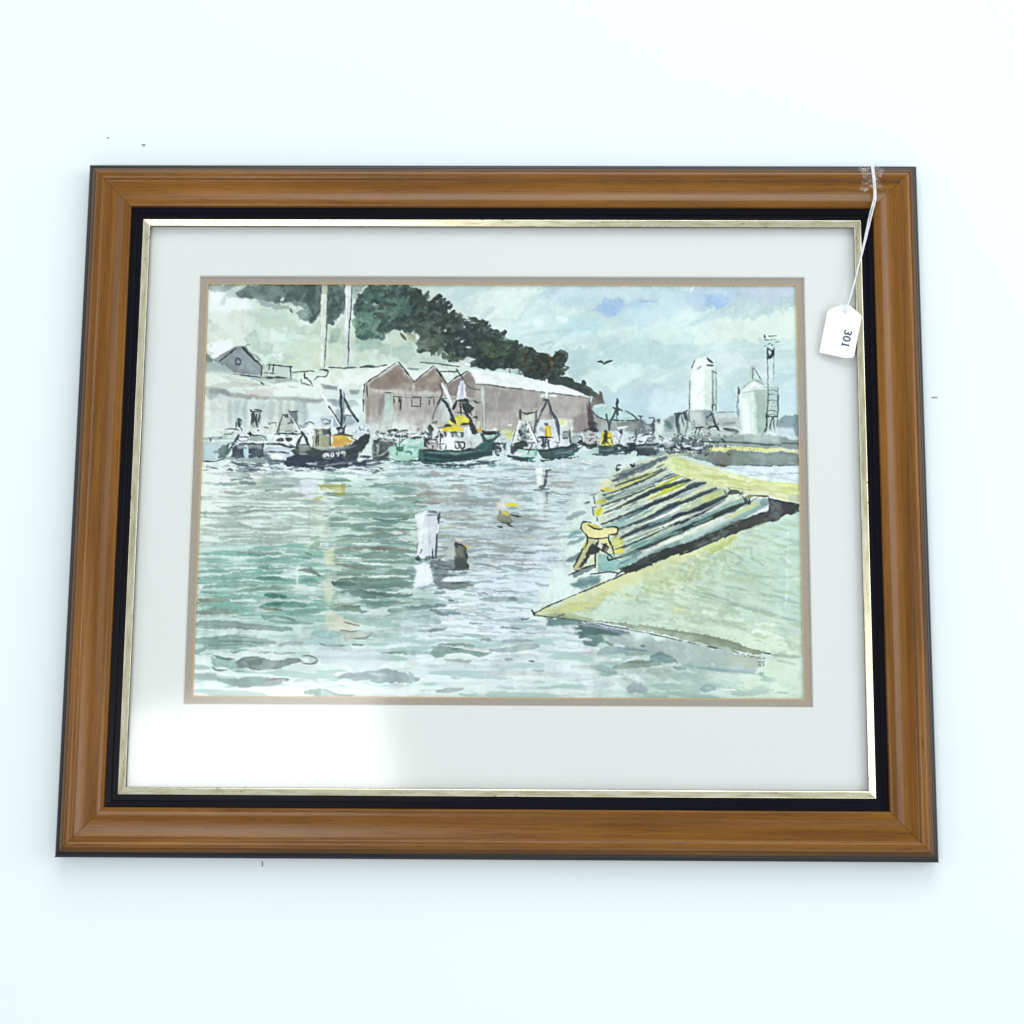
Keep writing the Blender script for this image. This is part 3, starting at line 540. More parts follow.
    for q, w, c, a in (('200,340 330,320 520,350', 5, '93b8a8', .8), ('540,370 700,340 830,360', 6, 'a0c4b6', .8), ('600,215 670,230', 4, '8fb0b2', .9), ('500,465 620,475 760,465', 3, '7a9e98', .9), ('680,445 780,440', 3.5, '88a08f', .9), ('700,470 770,462', 2, '5f8794', .8), ('850,280 930,260 1020,270', 3.5, 'a39e98', .8), ('810,340 900,335 1020,335', 3, '879188', .85), ('860,210 940,210', 3, 'b3aaa6', .7), ('930,240 940,300', 4, 'a8a19b', .6),
                       ('200,635 420,625', 2.6, '9cae9b', .8), ('400,600 560,580 680,590', 3, '96a99b', .8), ('600,640 700,640 810,650', 2.5, '8b9f9e', .8), ('200,705 420,692 640,694 790,715', 3, '97907f', .55), ('480,695 620,705', 2, '85796d', .7), ('370,760 540,750 700,770', 6, '8ba697', .85), ('200,820 400,850 520,860', 3.2, '8c9c8e', .8), ('210,900 400,905', 2.6, '7f9186', .8), ('240,935 520,940', 1.5, '5c706f', .85), ('190,975 330,960 760,970', 9, '789388', .85), ('600,890 760,885', 2.4, '8aa093', .8), ('700,560 790,590', 4, 'a9a49d', .7), ('480,560 560,550', 2.5, '8f9c90', .7)):
        L(q, w, c, a, 1, .6, .5, var=.25, edge=.06)
    for q, w in (('340,660 540,655', 2), ('180,485 410,488', 1.6), ('150,400 430,400', 2), ('390,815 620,825', 2.6), ('460,915 780,915', 2.4), ('200,770 400,775', 2), ('700,620 770,640', 3), ('640,570 720,575', 4), ('760,740 820,745', 1.6), ('580,285 840,285', 2.2), ('260,255 60,250', 1)):
        L(q, w, 'e8f4ee', .85, .9, .5, dry=.15)
    ph(); D(30, ((320, 545, 345), (328, 632, 350)), (8, 22), (1., 2.4), ('b7c9b6', 'eaf0d8', 'f0f2da', 'a9bfb0', 'dfe9d8'), (.5, .85))
    T(310, 580, 7.877)
    for q, w, c, a in (('180,20 300,50 520,40 790,30', 7, '78948b', .85), ('180,20 360,35', 5, '5d7472', .8), ('420,20 760,10', 4, '88a89a', .8), ('240,98 400,95 700,125 800,118', 3.5, '6c8782', .9), ('330,115 520,130', 4.5, '7a958b', .85), ('400,185 560,180 740,178', 2, '7b9c8f', .85), ('180,190 280,185 350,180', 4, '98ae9c', .8), ('190,240 300,210 410,250', 6, '8ca897', .85), ('250,205 390,210', 1.6, '6f8273', .85),
                       ('620,240 780,225 960,215', 4, '86a09e', .8), ('800,210 1024,205', 2, '8097a0', .8), ('280,300 480,340 700,360', 6, 'a9cabc', .75), ('420,300 640,320', 4, '9dbfb0', .7), ('750,300 1020,330', 7, 'bcd4cf', .7), ('30,420 240,430', 8, 'b0d3cc', .85), ('80,500 140,520 300,510', 2, '86a8a0', .85), ('340,508 415,508', 1.6, '7c918b', .85), ('130,515 300,560', 3.5, 'b2cdc6', .7), ('560,575 800,575 1024,580', 3.5, '9dbfb6', .85), ('590,575 760,580', 1.6, '76918b', .8), ('960,580 1030,590', 4, '86aca4', .8), ('860,400 1024,395', 2.5, '9fb8b3', .8), ('490,430 700,440', 5, 'bed5cd', .7)):
        L(q, w, c, a, 1, .6, .5, var=.25, edge=.06)
    W('140,220 260,300 380,360 350,400 260,400 150,400 120,330', 'e6e4ca', .6, 3, 1.2, .2, .02); I('270,330 340,355 385,360', 1.5, '9b9a86'); I('240,395 320,405 400,400', 1.4, '80847a')
    W('250,410 400,400 490,415 430,460 270,470', 'c9d1c3', .85, 2.5, 1); I('490,415 440,455 360,462', 1.6, '7e8a85')
    W('90,60 190,40 200,110 150,190 100,170', 'edf0d5', .5, 3, 1.2); W('200,110 340,140 380,180 230,180', 'd3e6df', .8, 3)
    W('210,770 300,735 500,712 700,715 860,770 800,805 560,810 400,790', 'a3bbbb', .95, 1.6, 1, .25, .08); L('240,765 380,745 520,770', 5, '8ba3a2', .6, 2); L('480,740 600,750', 3, 'bfd2d0', .8, 2); I('220,770 320,765', 1.2, '8b9c9c')
    W('-10,885 40,860 130,858 210,900 220,912 -10,912', 'a3ccc2', .95, 1.4, .7, .2, .06); I('0,880 60,855 130,862 210,905 340,912', 1.2, '6f9089')
    W('0,600 60,630 40,665 0,665', 'd3e2df', .8, 2); I('0,605 45,615 60,635 30,658 0,660', 1.6, '8d9a95')
    W('120,520 560,520 620,640 500,700 260,700 60,620', 'd6e5e4', .6, 8, 3)
    T(190, 580, 7.877); P.cm = .86
    for q, w, c, a in (('100,60 300,50 520,45', 3.5, '9fc2b4', .85), ('370,90 560,75 820,60', 4, '9cbcac', .8), ('160,105 420,120', 2.5, 'a5cbbd', .8), ('590,120 680,130 760,135', 3.5, '6ca090', .9), ('70,155 200,160 300,155', 4, 'a0b5a5', .8), ('340,165 440,185', 2.2, 'abbfb1', .7), ('50,255 200,250 370,250', 5, 'adc1b2', .8), ('560,215 660,190 900,200', 6, '86b5a6', .85), ('600,190 720,185', 3, '5f9788', .8), ('580,230 720,238', 2, '9b9a86', .8), ('840,250 1020,240', 4, '9dc4bb', .85), ('570,290 700,290 830,320', 2, '93b9ae', .85), ('620,325 800,340 980,345', 2.4, '9bc0b7', .8),
                       ('50,350 120,340 400,360 600,375 800,388', [5, 6, 6, 5, 4], 'a5bdb6', .95), ('60,375 500,385', 2, '93aca5', .6), ('290,440 520,445', 4, 'c3ddd3', .8), ('40,480 300,480 560,490 680,490', [8, 11, 9, 3], '9cbdb2', .95), ('120,520 340,530 480,520', 5, '88b3a6', .7), ('230,482 480,490 660,492', 2.4, '7f9c94', .8), ('40,570 120,540', 5, 'a8c6bc', .8), ('700,510 880,495', 4, 'c0d2d0', .85), ('320,565 450,562', 1.6, '86a79d', .8), ('540,572 640,572', 1.6, '93aaa5', .8), ('660,572 820,580', 1.2, 'a9bbb7', .8)):
        L(q, w, c, a, 1, .6, .35, var=.25, edge=.08)
    W('180,585 230,600 360,630 420,620 420,690 300,700 180,680 170,640', 'a9d0c4', .9, 1.6, 1, .2, .08); L('185,590 260,615 350,625', 2.6, '6f968b', .9); L('170,680 210,710 300,710', 2, '7ba297', .9)
    W('370,640 440,615 540,605 640,640 800,615 890,640 800,670 660,700 540,705 380,680', '98aaa3', 1, 1.2, .8, .2, .1); W('440,640 560,620 580,650 460,665', '7f9a8e', .8, 2); I('380,640 470,612 540,606 620,635', 1.2, '75867f'); I('500,705 620,705 720,690', 1.3, '74847d')
    I('885,600 950,598 998,620 990,645 950,660 880,655', 2, '8d948d'); I('360,715 430,718', 1.2, '93b1a8')
    W('130,740 260,780 430,765 620,770 780,790 640,830 460,850 340,830 200,790', 'a5c6bd', .95, 1.6, 1, .2, .08); W('40,745 200,740 240,790 60,780', 'c6ded7', .8, 4); W('570,800 740,770 770,790 600,840', 'd0d9d6', .8, 2, .6); I('590,800 700,775 780,785 740,800', 1.4, '8f9b96')
    L('40,690 140,690', 4, 'cfe0da', .8, 2)
    W('890,900 950,865 1030,855 1030,905', 'a2cdc2', .95, 1.4, .6, .2, .08); I('890,890 940,868 1024,858', 1.2, '6f9089'); L('820,800 960,770 1000,800', 4, 'c3d4d1', .6, 2)
    T(430, 580, 7.877)
    for q, w, c, a in (('20,10 100,30 340,45', [3, 5, 5], '7f8b88', .9), ('60,60 240,60', 3, '8a9693', .8), ('40,105 120,100', 3, '98aaa8', .8), ('400,150 560,150 690,152', 4.5, 'a5bfb6', .9), ('620,150 680,152', 3, '80958c', .8), ('380,110 460,112', 1.8, '8c9d97', .8), ('500,85 680,97', 1.2, '97a9a1', .8), ('150,160 190,165', 2, '7f9398', .8), ('0,205 130,200', 3, '93a9ab', .8), ('0,235 120,265 230,275', 4, '9bb0b3', .8), ('240,235 340,255 430,300', 1.4, '9aabb5', .8), ('440,300 500,312', 1.4, '93a5ae', .8), ('560,375 640,380 720,385', 1.8, '8ea0a8', .8), ('310,340 420,345', 1.8, '9fb3ba', .7), ('570,480 800,478', 3.5, 'b4c9cf', .8), ('410,475 490,470', 3, 'b9cacb', .7),
                       ('0,400 130,380', 3, 'a1bab4', .8), ('80,515 220,510 350,520', 3, 'a9bfb8', .85), ('20,580 80,560 240,555 400,590 480,580', [6, 8, 4, 5, 2], 'a6bfb9', .9), ('480,560 700,540 860,520', 6, 'c3d5d3', .85), ('30,585 110,590', 5, '98b7ae', .8), ('120,620 260,650 320,640', 4, 'b5cac3', .8), ('170,548 220,545', 1.8, '7b938b', .8), ('600,630 650,625', 3, 'b4c3c3', .8), ('780,640 815,640', 1.4, '7f908f', .85), ('60,880 180,870 260,858', 4, 'c3d3d1', .85), ('160,760 240,765', 2, 'bcd0cc', .6), ('800,715 900,720', 2, 'c9d8d6', .8), ('840,35 930,40', 3, 'b3c6c8', .8)):
        L(q, w, c, a, 1.2, .6, .5, var=.25, edge=.06)
    for q, w in (('520,605 800,600 850,620', 3), ('560,590 820,590', 2), ('120,640 340,675', 2.4), ('10,380 200,370 400,385', 2), ('210,250 300,230 460,310', 4), ('380,545 470,550', 1.6), ('260,540 420,558', 2), ('140,280 240,300', 2.5), ('200,750 240,765', 2), ('430,745 720,735 1000,740', 4)):
        L(q, w, 'eef7f4', .85, 1.2, .6)
    # ---- foreground water right of centre
    P.cm = .92
    T(550, 580, 7.877)
    W('160,30 300,-20 400,-40 410,60 200,70', '7e9c9c', .85, 4, 1.5); L('180,40 380,10', 5, '6f9190', .7, 3)
    W('-30,295 120,300 420,370 640,420 560,445 360,430 250,440 160,370 0,355', '6f918d', .9, 2.5, 1.5, .25, .05); W('230,350 500,390 640,440 480,440 240,420', '5f7b78', .8, 4, 2); L('200,345 420,380 640,440', 2, 'b3bcc6', .8, 1.2)
    W('250,430 420,440 420,510 300,510 230,440', '73938f', .85, 3, 1.5)
    W('420,440 900,470 1060,520 1060,600 700,560 480,520', 'aec0bd', .85, 5, 2, .2, .02)
    for q, w, c, a in (('380,580 480,550 760,560', 8, '9cb5b4', .9), ('430,490 500,520', 2.6, '7a9793', .9), ('590,545 760,552', 2, '7e9490', .85), ('720,515 745,515', 2.2, '667a76', .85), ('330,680 420,700 520,730', 6, '9db5b3', .9), ('500,690 680,660 860,660', 7, '9fb5a9', .9), ('600,650 800,645', 2, '8a9d8e', .8), ('780,720 1000,760', 9, 'b3c7ba', .8), ('980,690 1060,690', 3.5, '93aaa6', .9), ('860,790 920,790', 3, 'b3c4bd', .8), ('600,590 740,580', 3, 'a3b5ab', .8), ('100,410 250,430', 2, 'a9bcc4', .8), ('120,470 300,465', 3, 'b6cbd6', .8), ('60,530 300,520', 4, 'd0d9dd', .8), ('200,580 370,580', 5, 'd3dadd', .8), ('360,840 500,830', 5, 'd3dfe2', .8)):
        L(q, w, c, a, 1.4, .6, .5, var=.25, edge=.06)
    W('790,590 880,565 970,600 1010,640 900,655 800,640', '86a29e', .95, 1.8, 1, .25, .08); W('600,850 660,820 750,830 770,870 740,900 620,890', 'bccdd0', .95, 1.8, 1, .2, .08)
    for q, w in (('80,370 220,365', 3.5), ('90,400 250,400', 2), ('130,460 330,465', 2.6), ('40,500 380,535', 5), ('500,522 590,525', 2), ('380,635 560,625', 3.5), ('20,680 220,690', 2.4), ('600,740 740,800', 5), ('580,640 700,610', 2.4), ('860,685 1030,660', 1.4), ('340,790 580,760', 4), ('270,815 340,820', 3), ('0,890 130,890', 4)):
        L(q, w, 'ecf6f5', .85, 1.2, .6)
    # ---- slipway
    P.cm = 1.
    T(520, 430, 3.413)
    W('45,632 340,500 540,418 640,370 760,340 830,312 900,292 960,276 970,775 850,765 640,700 400,655 60,640', 'c6d8c3', 1, 1.2, .5, .1, .02)
    W('640,400 960,290 965,640 760,600 600,520', 'bcd3c3', .8, 16, 4, .2, 0); W('860,300 960,280 965,700 880,690', 'bdd5cb', .7, 12, 4, .2, 0)
    W('50,630 340,500 540,420 760,340 720,400 520,470 420,500 240,590 130,632', 'd5d9a9', .9, 5, 2.5, .25, 0)
    W('100,620 240,570 330,545 260,600 150,635', 'c9cd92', .8, 4, 2); W('620,400 740,355 720,390 640,420', 'c9d287', .75, 4, 2); W('420,500 560,470 640,440 560,540 440,560', 'c5cfa0', .6, 8, 3); W('500,580 580,590 580,630 520,640', 'd3daa9', .7, 6, 2)
    W('330,640 640,650 860,700 960,720 960,765 850,760 600,690', 'd6e5d3', .85, 8, 3); W('240,600 480,590 560,640 320,650', 'c6dbcc', .8, 9, 3); W('680,560 900,640 960,660 960,690 760,650', 'c6dccd', .8, 9)
    for q, w, c, a in (('660,455 800,500 955,500', 3.2, 'a3bcac', .7), ('480,540 640,560 760,600 860,625 940,650', 2.6, '9fb4a5', .75), ('560,550 760,605 880,640', 1.4, '8fa596', .7), ('690,530 860,565 955,590', 2.4, 'a4b9a9', .75), ('780,560 860,570', 3, '97ac9d', .6), ('640,460 720,470', 2, 'a9bfae', .7)):
        L(q, w, c, a, 1.5, .6)
    for q, w, c in (('700,410 760,440 740,460', 2.4, '9db2a0'), ('780,400 800,440 830,465', 2, 'a0b5a3'), ('740,400 790,410', 2, 'a4b7a4'), ('570,500 590,520', 5, 'acbf9c'), ('540,510 560,530', 4, 'b3c39f'), ('600,480 640,500', 5, 'b0c2a5'), ('420,535 440,550', 3, 'aebd9c'), ('360,560 380,570', 3, 'b8bf86'), ('400,570 400,580', 2, 'adb98c'), ('480,520 500,510', 3, 'aab98f'), ('650,420 690,400', 3, 'b5c07a'), ('880,440 910,450', 2, 'accbbb'), ('600,520 680,520', 3, 'b3c4ae')):
        L(q, w, c, .75, 1.5, .8, .2, var=.4)
    D(30, ((640, 545, 700), (650, 575, 720)), (3, 12), (2, 5), ('acc0a6', 'b6c79f', 'c9d5b4', 'b9ccb6'), (.3, .7), .2) if 0 else None
    for i in range(44):
        a = i * 2.399; rr = (i / 44) ** .5; L(f'{600+120*rr*math.cos(a):.0f},{490+60*rr*math.sin(a)-25*math.cos(a):.0f} {606+120*rr*math.cos(a):.0f},{502+60*rr*math.sin(a)-25*math.cos(a):.0f}', 2 + i % 3, ('adc0a4', 'c9d5b2', 'b9caa6', 'd3dfc8')[i % 4], .5, 1.6, .8, .2, var=.4)
    for q, w in (('780,680 900,710', 5), ('800,660 870,665', 3), ('560,610 740,640', 4), ('700,640 760,650', 4), ('900,430 925,455', 3), ('915,330 910,600', 1.4)): L(q, w, 'dfecdd', .7, 2, .6)
    W('130,632 260,650 420,662 640,700 840,757 850,770 700,748 500,700 300,660 140,645', '8f9c86', .85, 1.2, .8, .25, .05); L('60,635 160,632 250,650', 4, 'a9b894', .9, 1.4)
    L('420,672 640,705 850,765', 2.4, '87937f', .8, 1, .5); L('860,768 960,775', 3, 'a3b5a6', .85, 1.5); L('880,785 940,800', 3, 'b3bfae', .7, 2)
    P.streaks('150,620 560,440 770,350 955,300 960,750 850,755 640,690 400,650', 17, 3.2, .2, ('a5bba8', 'b3c69f'), 'deead9', .55, .5, .45, 10)
    P.streaks('440,560 560,460 700,400 780,400 700,500 560,580', 5, 4, -.6, ('a6bb9b', 'b5c58c'), 'dce6cf', .6, .45, .4, 14)
    I('45,630 110,595 160,575', 1.6, K); I('220,550 270,530 300,515', 2, K); I('160,575 230,545', 1.1, K); I('300,515 420,465 540,410 640,370', 1.5, K); I('640,370 720,335 780,325', 1, '58605a')
    I('40,615 50,635', 2.6, K); I('5,645 30,643', 1.4, K); I('55,632 110,640 150,630', 1.2, K2); I('120,640 230,655 310,670 420,690 520,712', 1.2, '4f5a62')
    for q in ('440,695 480,702', '500,708 550,720', '570,724 610,733', '640,738 690,748', '715,752 745,760'): I(q, 1.3, '414a48')
    I('835,762 855,766', 1.8, '2f3634'); L('230,655 330,680 400,690', 1.8, 'c3c6d6', .85, 1.2)
    W('420,700 700,750 830,790 800,830 560,790', 'b0c2bb', .7, 6, 3); W('700,760 820,775 800,810 700,800', 'b9c4b4', .7, 6, 3); L('640,810 700,818 800,822', 2.4, 'a3b3c8', .8, 2); L('820,830 830,832', 3, '93a9a9', .8, 1.5); L('560,800 640,815 800,830', 3, '93aeaa', .8, 1.5); L('450,780 520,785', 6, '8aa7a3', .8, 2)
    W('610,880 640,870 675,875 670,890 630,897', '9fb6b6', .9, 1.4, .8)
    L('690,885 740,888', 1.6, 'eaf5ef', .8); L('800,880 900,870 950,880', 9, 'cfe1d0', .6, 5)
    # signature, too faint to be read
    I('756,768 764,762 768,774;772,770 780,766 784,776 790,770;794,774 802,772 806,780 814,776 822,782;826,780 836,778', .75, '74827a', .8); I('812,792 836,790;818,794 820,806;830,792 832,804;812,800 820,806', .8, '6a7872', .8)
    # ---- timber piles of the slip
    P.wk = 1.3
    T(560, 450, 7.877)
    W('420,200 700,60 860,30 1040,90 1700,400 1640,440 1240,520 900,640 640,760 480,960 280,960 160,900 300,820 440,680 300,560 270,420 330,300', 'ced7bd', 1, 2, 1, .2, 0)
    W('430,200 620,120 860,40 860,70 640,180 450,260', '94a3a0', .95, 1.6, .8); L('500,205 700,110 850,50', 2, '5f6d72', .9, 1); L('410,245 470,225', 2, '4d5a5c', .9); L('470,200 520,185', 2, '556268', .8)
    W('420,280 600,210 830,130 800,190 620,250 440,330', 'bfc98a', .9, 2, .8, .25); L('520,250 700,200 800,170', 3, 'aab070', .8, 1.4); I('440,280 560,240 680,190;760,140 835,110', 1.2, K2); I('600,220 660,200', 1.4, 'b58d7a', .6)
    W('330,350 560,270 840,150 860,185 620,300 350,400', 'c5cfc0', .9, 2, .8); L('420,320 620,240 790,180', 2.6, 'cdd48b', .9, 1.4); I('340,355 460,320 600,260 700,220', 2, '4d5b5e'); I('700,220 840,150', 1.4, K2)
    W('300,400 600,290 870,185 780,250 560,360 330,450', '86a09c', .85, 1.6, .8, .25, .06); L('360,400 560,330 740,270', 3.4, '64797a', .85, 1.4); L('420,370 640,280 850,200', 3.4, 'a3b8b3', .8, 1.6); I('330,440 420,410 620,320 750,280', 2, K2)
    W('350,490 600,350 950,200 1010,235 700,350 420,470', 'dde5cd', .9, 2, .8); L('760,290 860,250 940,200', 2.6, 'd3d43f', .95, 1.2); L('780,250 940,195', 1.2, '5c6650', .9)
    I('345,500 460,450 560,405 700,340', 2.6, '44525a'); L('560,400 760,310 1020,235', [2, 3, 4], '3b4748', .95, .9); L('580,420 605,420 600,440', 2.4, '5e7274', .8, 1)
    W('340,540 620,420 1024,250 1024,300 700,430 380,580', 'd3dcc9', .9, 2, .8); L('760,370 860,310 980,270', 4.4, 'c9d142', .95, 1.4); L('700,390 800,340', 4, 'd0d68c', .8, 2); L('420,520 560,460', 4, 'b9ccc6', .8, 2)
    I('320,590 460,540 620,470 720,430', 2, '5a6d70'); L('460,560 740,430 1030,300', [2, 4, 3.4], '4b5c60', .9, 1.1); I('640,470 860,370 1030,300', 1.8, K)
    W('340,600 620,480 760,440 620,560 400,640', '8fb3ad', .85, 1.8, .8, .25, .05)
    W('470,630 760,490 1030,360 1030,400 760,530 500,660', 'b9cac4', .9, 2, .8); L('480,610 700,540 860,450 1020,385', [1.6, 3, 5, 3], '53666a', .92, 1.2); L('800,480 900,440', 4, '45565a', .8, 1.4)
    W('460,680 760,570 1030,450 1030,480 780,600 500,710', 'a9bcb6', .9, 2, .8); L('740,560 860,500 960,460', 4, 'cfd5d6', .8, 1.6); L('480,690 640,620 760,580 1030,480', [2.4, 5, 5, 3], '53646a', .92, 1.2); L('560,640 700,590', 4, '3f5052', .85, 1.4)
    W('440,760 700,640 1030,520 1030,560 760,680 470,790', 'b7cbbd', .9, 2, .8); L('700,660 780,630', 5, 'cdd4a0', .9, 2); I('440,785 560,740 700,680 810,625', 1.6, K); I('900,580 1030,540', 1.5, K); I('810,600 830,620 870,590 920,580', 1.8, K2)
    W('440,820 760,680 1030,560 1030,640 760,760 480,850', '93b0a5', .9, 2, .8, .25, .05); L('430,850 640,780 900,660 1030,600', [2, 3.4, 4.6, 4], '495c5f', .92, 1.2); L('560,760 680,720', 4, '6f9a93', .8, 1.6); I('430,860 500,830 620,790', 1.8, K)
    W('300,900 640,800 1030,640 1030,700 700,820 480,940 300,960', '8db3ab', .95, 2, 1, .25, .05); L('620,840 820,740 1030,660', 6, 'ced9cf', .85, 2); L('640,860 860,760 1030,690', 4, '7f9994', .8, 1.6)
    T(680, 440, 7.877)
    T(560, 450, 7.877); P.streaks('330,380 560,280 860,120 1040,200 1560,370 1500,450 1040,640 700,800 480,930 320,930 430,700', 30, 1.5, -.43, ('43535a', '6a8583'), 'e0e7d6', .62, .55, .25, 3); T(680, 440, 7.877)
    # right hand ends of the piles
    W('0,420 180,310 220,340 0,470', 'a3b7b2', .9, 1.6, .8); L('0,410 110,350 210,338', [3, 3, 2], '42505a', .92, 1)
    W('0,470 200,350 280,370 120,440 0,500', 'cfd8b2', .9, 1.6, .8); L('0,500 160,430 280,380', 3, '4a595b', .92, 1)
    W('0,530 290,390 370,380 360,440 180,500 0,590', 'b7c8a9', .95, 1.6, .8); L('180,480 330,410', 5, 'c5cf84', .8, 2); L('0,600 180,530 370,440', [2.4, 4.4, 4], '3f4d4c', .93, 1); I('350,400 370,440 400,400 380,380', 1.6, K); L('380,420 420,410 490,400', 4, '46463f', .9, 1); I('430,400 470,395 495,405 470,425', 1.6, K)
    W('0,630 200,540 360,470 460,460 240,570 0,660', 'cfdad4', .9, 1.6, .8); I('0,650 180,570 360,470', 1.6, K2)
    W('0,680 300,540 480,450 520,480 300,590 0,710', '86a8a0', .95, 1.6, .8, .25, .05); L('0,710 240,620 420,540 520,490', [3, 5, 5, 2], '3f4d4c', .93, 1); I('490,440 520,490 510,450 545,500 540,440', 1.8, K); L('520,450 570,440', 3, '87906f', .9, 1.4)
    W('0,750 360,600 640,460 700,465 680,520 380,680 200,760 0,820', 'b5cac2', .95, 1.6, .8); L('60,740 330,620 420,580', 5, 'd8e3da', .85, 2); L('360,620 620,500', 3, 'c3cf8e', .8, 1.6); L('120,790 420,640 680,500', 4, '8fa9a6', .85, 1.6); L('640,500 690,480', 5, '7f9698', .8, 1.4)
    # the dark gap under the lowest pile
    W('0,830 240,760 420,650 560,610 690,545 700,460 840,490 945,510 945,560 820,600 760,640 640,650 480,720 360,760 200,830 0,890 -120,940 -200,960 -260,950 -160,890', '3d4341', 1, 1, .8, .2, .05)
    W('420,660 680,560 690,640 560,660 440,720', '5d5a56', .8, 3, 1.2); W('700,480 940,520 940,540 760,600 700,640', '47474a', .8, 3, 1.2); L('240,760 380,700 420,690', 1.8, '9fb5b1', .8, 1); I('580,435 700,445;700,460 820,490 940,505', 1.8, K); I('260,770 330,760 400,690', 1, 'c5d0cb', .8)
    I('0,905 120,860 240,810 330,765', 1.6, K); L('-10,895 240,790 330,755', 1.2, 'cfd9c6', .8, .8)
    W('220,860 300,830 440,770 400,810 260,880', 'bcc879', .8, 3, 1.5)
    P.wk = 1.
    # deck above the piles
    W('-70,120 0,135 60,165 200,195 330,230 450,270 560,295 700,320 945,350 945,500 840,480 700,440 570,420 460,400 370,380 290,370 200,330 60,300 -60,250 -120,200', 'd8dfa9', 1, 1.4, .8, .12, .02)
    W('0,160 200,240 420,320 640,330 940,380 940,410 640,380 400,340 180,280', 'ccd48f', .8, 4, 1.5); W('140,320 420,370 620,400 940,430 940,480 700,430 400,385', 'dbdcb6', .8, 4, 1.5); W('860,430 940,430 940,495 860,480', 'bccbb6', .8, 4); W('-60,150 30,150 80,220 -20,240', 'c6d68d', .7, 4); W('60,170 300,220 440,280 300,240', 'eef0d8', .8, 3)
    P.streaks('-60,150 200,210 560,310 940,370 940,480 560,400 200,310 -60,240', 16, 2.4, .16, ('bdc380', 'c9cd9a'), 'f0f2da', .6, .45, .4, 3)
    L('360,370 560,395', 1.4, 'a8a987', .7, 1.2); L('700,340 940,365', 2.6, 'dfe39d', .8, 1.5)
    # pile heads, mooring bollard
    T(560, 450, 7.877)
    for q, w, c in (('330,330 350,270 400,260', 6, 'e0dfc0'), ('340,320 420,310', 3.4, 'd0c93c'), ('280,410 370,405', 4, 'cbcb55'), ('290,500 330,480', 7, 'd1d24c'), ('300,520 320,460', 3, 'b9b93e')): L(q, w, c, .9, 1.2, .6)
    I('235,355 285,345;265,360 275,420;210,415 235,415;255,455 285,450;260,460 265,510;290,530 295,560;325,320 350,330', 2.4, '4a5558'); L('195,420 230,412', 2.6, '69767a', .8)
    L('60,545 130,510 200,490', 5, '7f9396', .75, 2, .8); L('80,680 120,655 165,635', 4, '86aeaa', .85, 1.4, .8); L('60,745 130,720 190,690', 4, '8aa5a4', .85, 1.6, .8); L('50,870 110,850 180,800', 4.4, '76888b', .85, 1.6, .8); L('130,640 180,610', 3, 'a8c2c0', .7, 1.6)
    W('160,590 190,560 240,580 300,605 350,620 440,605 460,620 450,660 395,665 380,700 395,780 330,740 270,700 215,690 180,640', 'e9e2a6', 1, 1.2, .5, .15, .05); W('220,580 290,590 340,625 270,620', 'dcc94e', .9, 2); W('180,590 230,600 260,640 200,640', 'efe8ae', .9, 3)
    W('400,690 500,690 500,810 430,820', 'dadb8c', .9, 2.5); L('440,800 500,790', 3, 'dcd24a', .9, 1.4); L('460,680 490,740', 4, 'c9ce72', .8, 1.6)
    W('215,690 300,720 260,800 160,960 100,940 180,780', 'bdbf92', 1, 1.4, .6); W('190,740 230,720 200,790 180,800', 'ddd96a', .8, 2); W('250,740 330,770 300,810 240,820 180,920 150,930', '424642', .95, 1.4, .8)
    W('300,820 420,830 480,870 460,950 300,960', '93bdb8', .9, 3, 1); W('90,960 270,900 280,930 130,1000 110,1000', '7f908e', .95, 1.4, .6); W('290,700 340,740 370,800 320,790', 'ece6d6', .8, 1.5)
    I('165,620 165,585 190,565 240,570;160,610 185,650 215,690 210,740 190,780;215,690 300,700 380,690;220,590 270,620 330,625 345,605;350,610 440,605 455,620 450,660 395,665;385,670 385,710 410,760 430,830;180,780 140,860 105,920', 2, '33362f')
    I('280,820 275,930;70,985 180,935 270,905;330,740 380,760 360,800;250,760 330,790 400,830 420,860;375,840 380,870 440,850', 2.2, '2f3634'); L('280,760 300,720', 3, '39403c', .9); L('340,790 360,740', 4, '3a3f3a', .9, 1.2); I('240,980 320,968 400,960 460,970;440,990 480,960 560,950;420,1020 490,980', 1.8, K); L('480,940 540,930', 4, K2, .85, 1.6, 1)
    I('445,150 455,120 480,120;450,160 470,150;555,115 580,130 585,110', 3, '3a4650')
    # ---- posts in the water
    T(310, 460, 7.877)
    W('830,430 920,405 1020,420 1010,580 990,780 840,770 850,600', 'dbe3e8', 1, 1, .4, .08, 0); W('835,430 915,410 900,560 880,770 840,760 850,600', 'eff6f4', .95, 1.6, .4); W('815,830 880,810 960,820 980,960 920,990 800,1020 830,900', 'e2ecf0', .95, 2, 1)
    I('925,412 1000,418;925,435 1000,435', 2, '4c585c'); I('1010,420 1005,480;1000,580 990,700 985,770', 1.2, K2); I('950,560 945,660', .7, '8d999b'); W('930,440 1000,430 985,760 930,770', 'c3ced4', .55, 3); I('880,705 865,740;850,650 840,700', 1.4, '55625f'); L('835,770 870,790', 2.4, K, .8, 1.2, dry=.2); L('920,770 990,765', 2.8, '4a575c', .8, 1.4, .9, dry=.2); S(8, 840, 750, 1000, 800, 1, 5, K, .8)
    W('990,820 1030,830 1020,980 980,960', '8b989b', .8, 2.5); L('770,850 830,880', 5, '88989a', .7, 2, 1); L('810,200 830,260', 1, 'a3a6a4', .4)
    T(430, 460, 7.877)
    L('-10,400 60,410', 1.6, '47535a', .85); L('80,410 65,500', 2, '3d484c', .9); L('60,580 45,760', 1.8, '47535a', .9); I('20,690 20,780', 1.3, K)
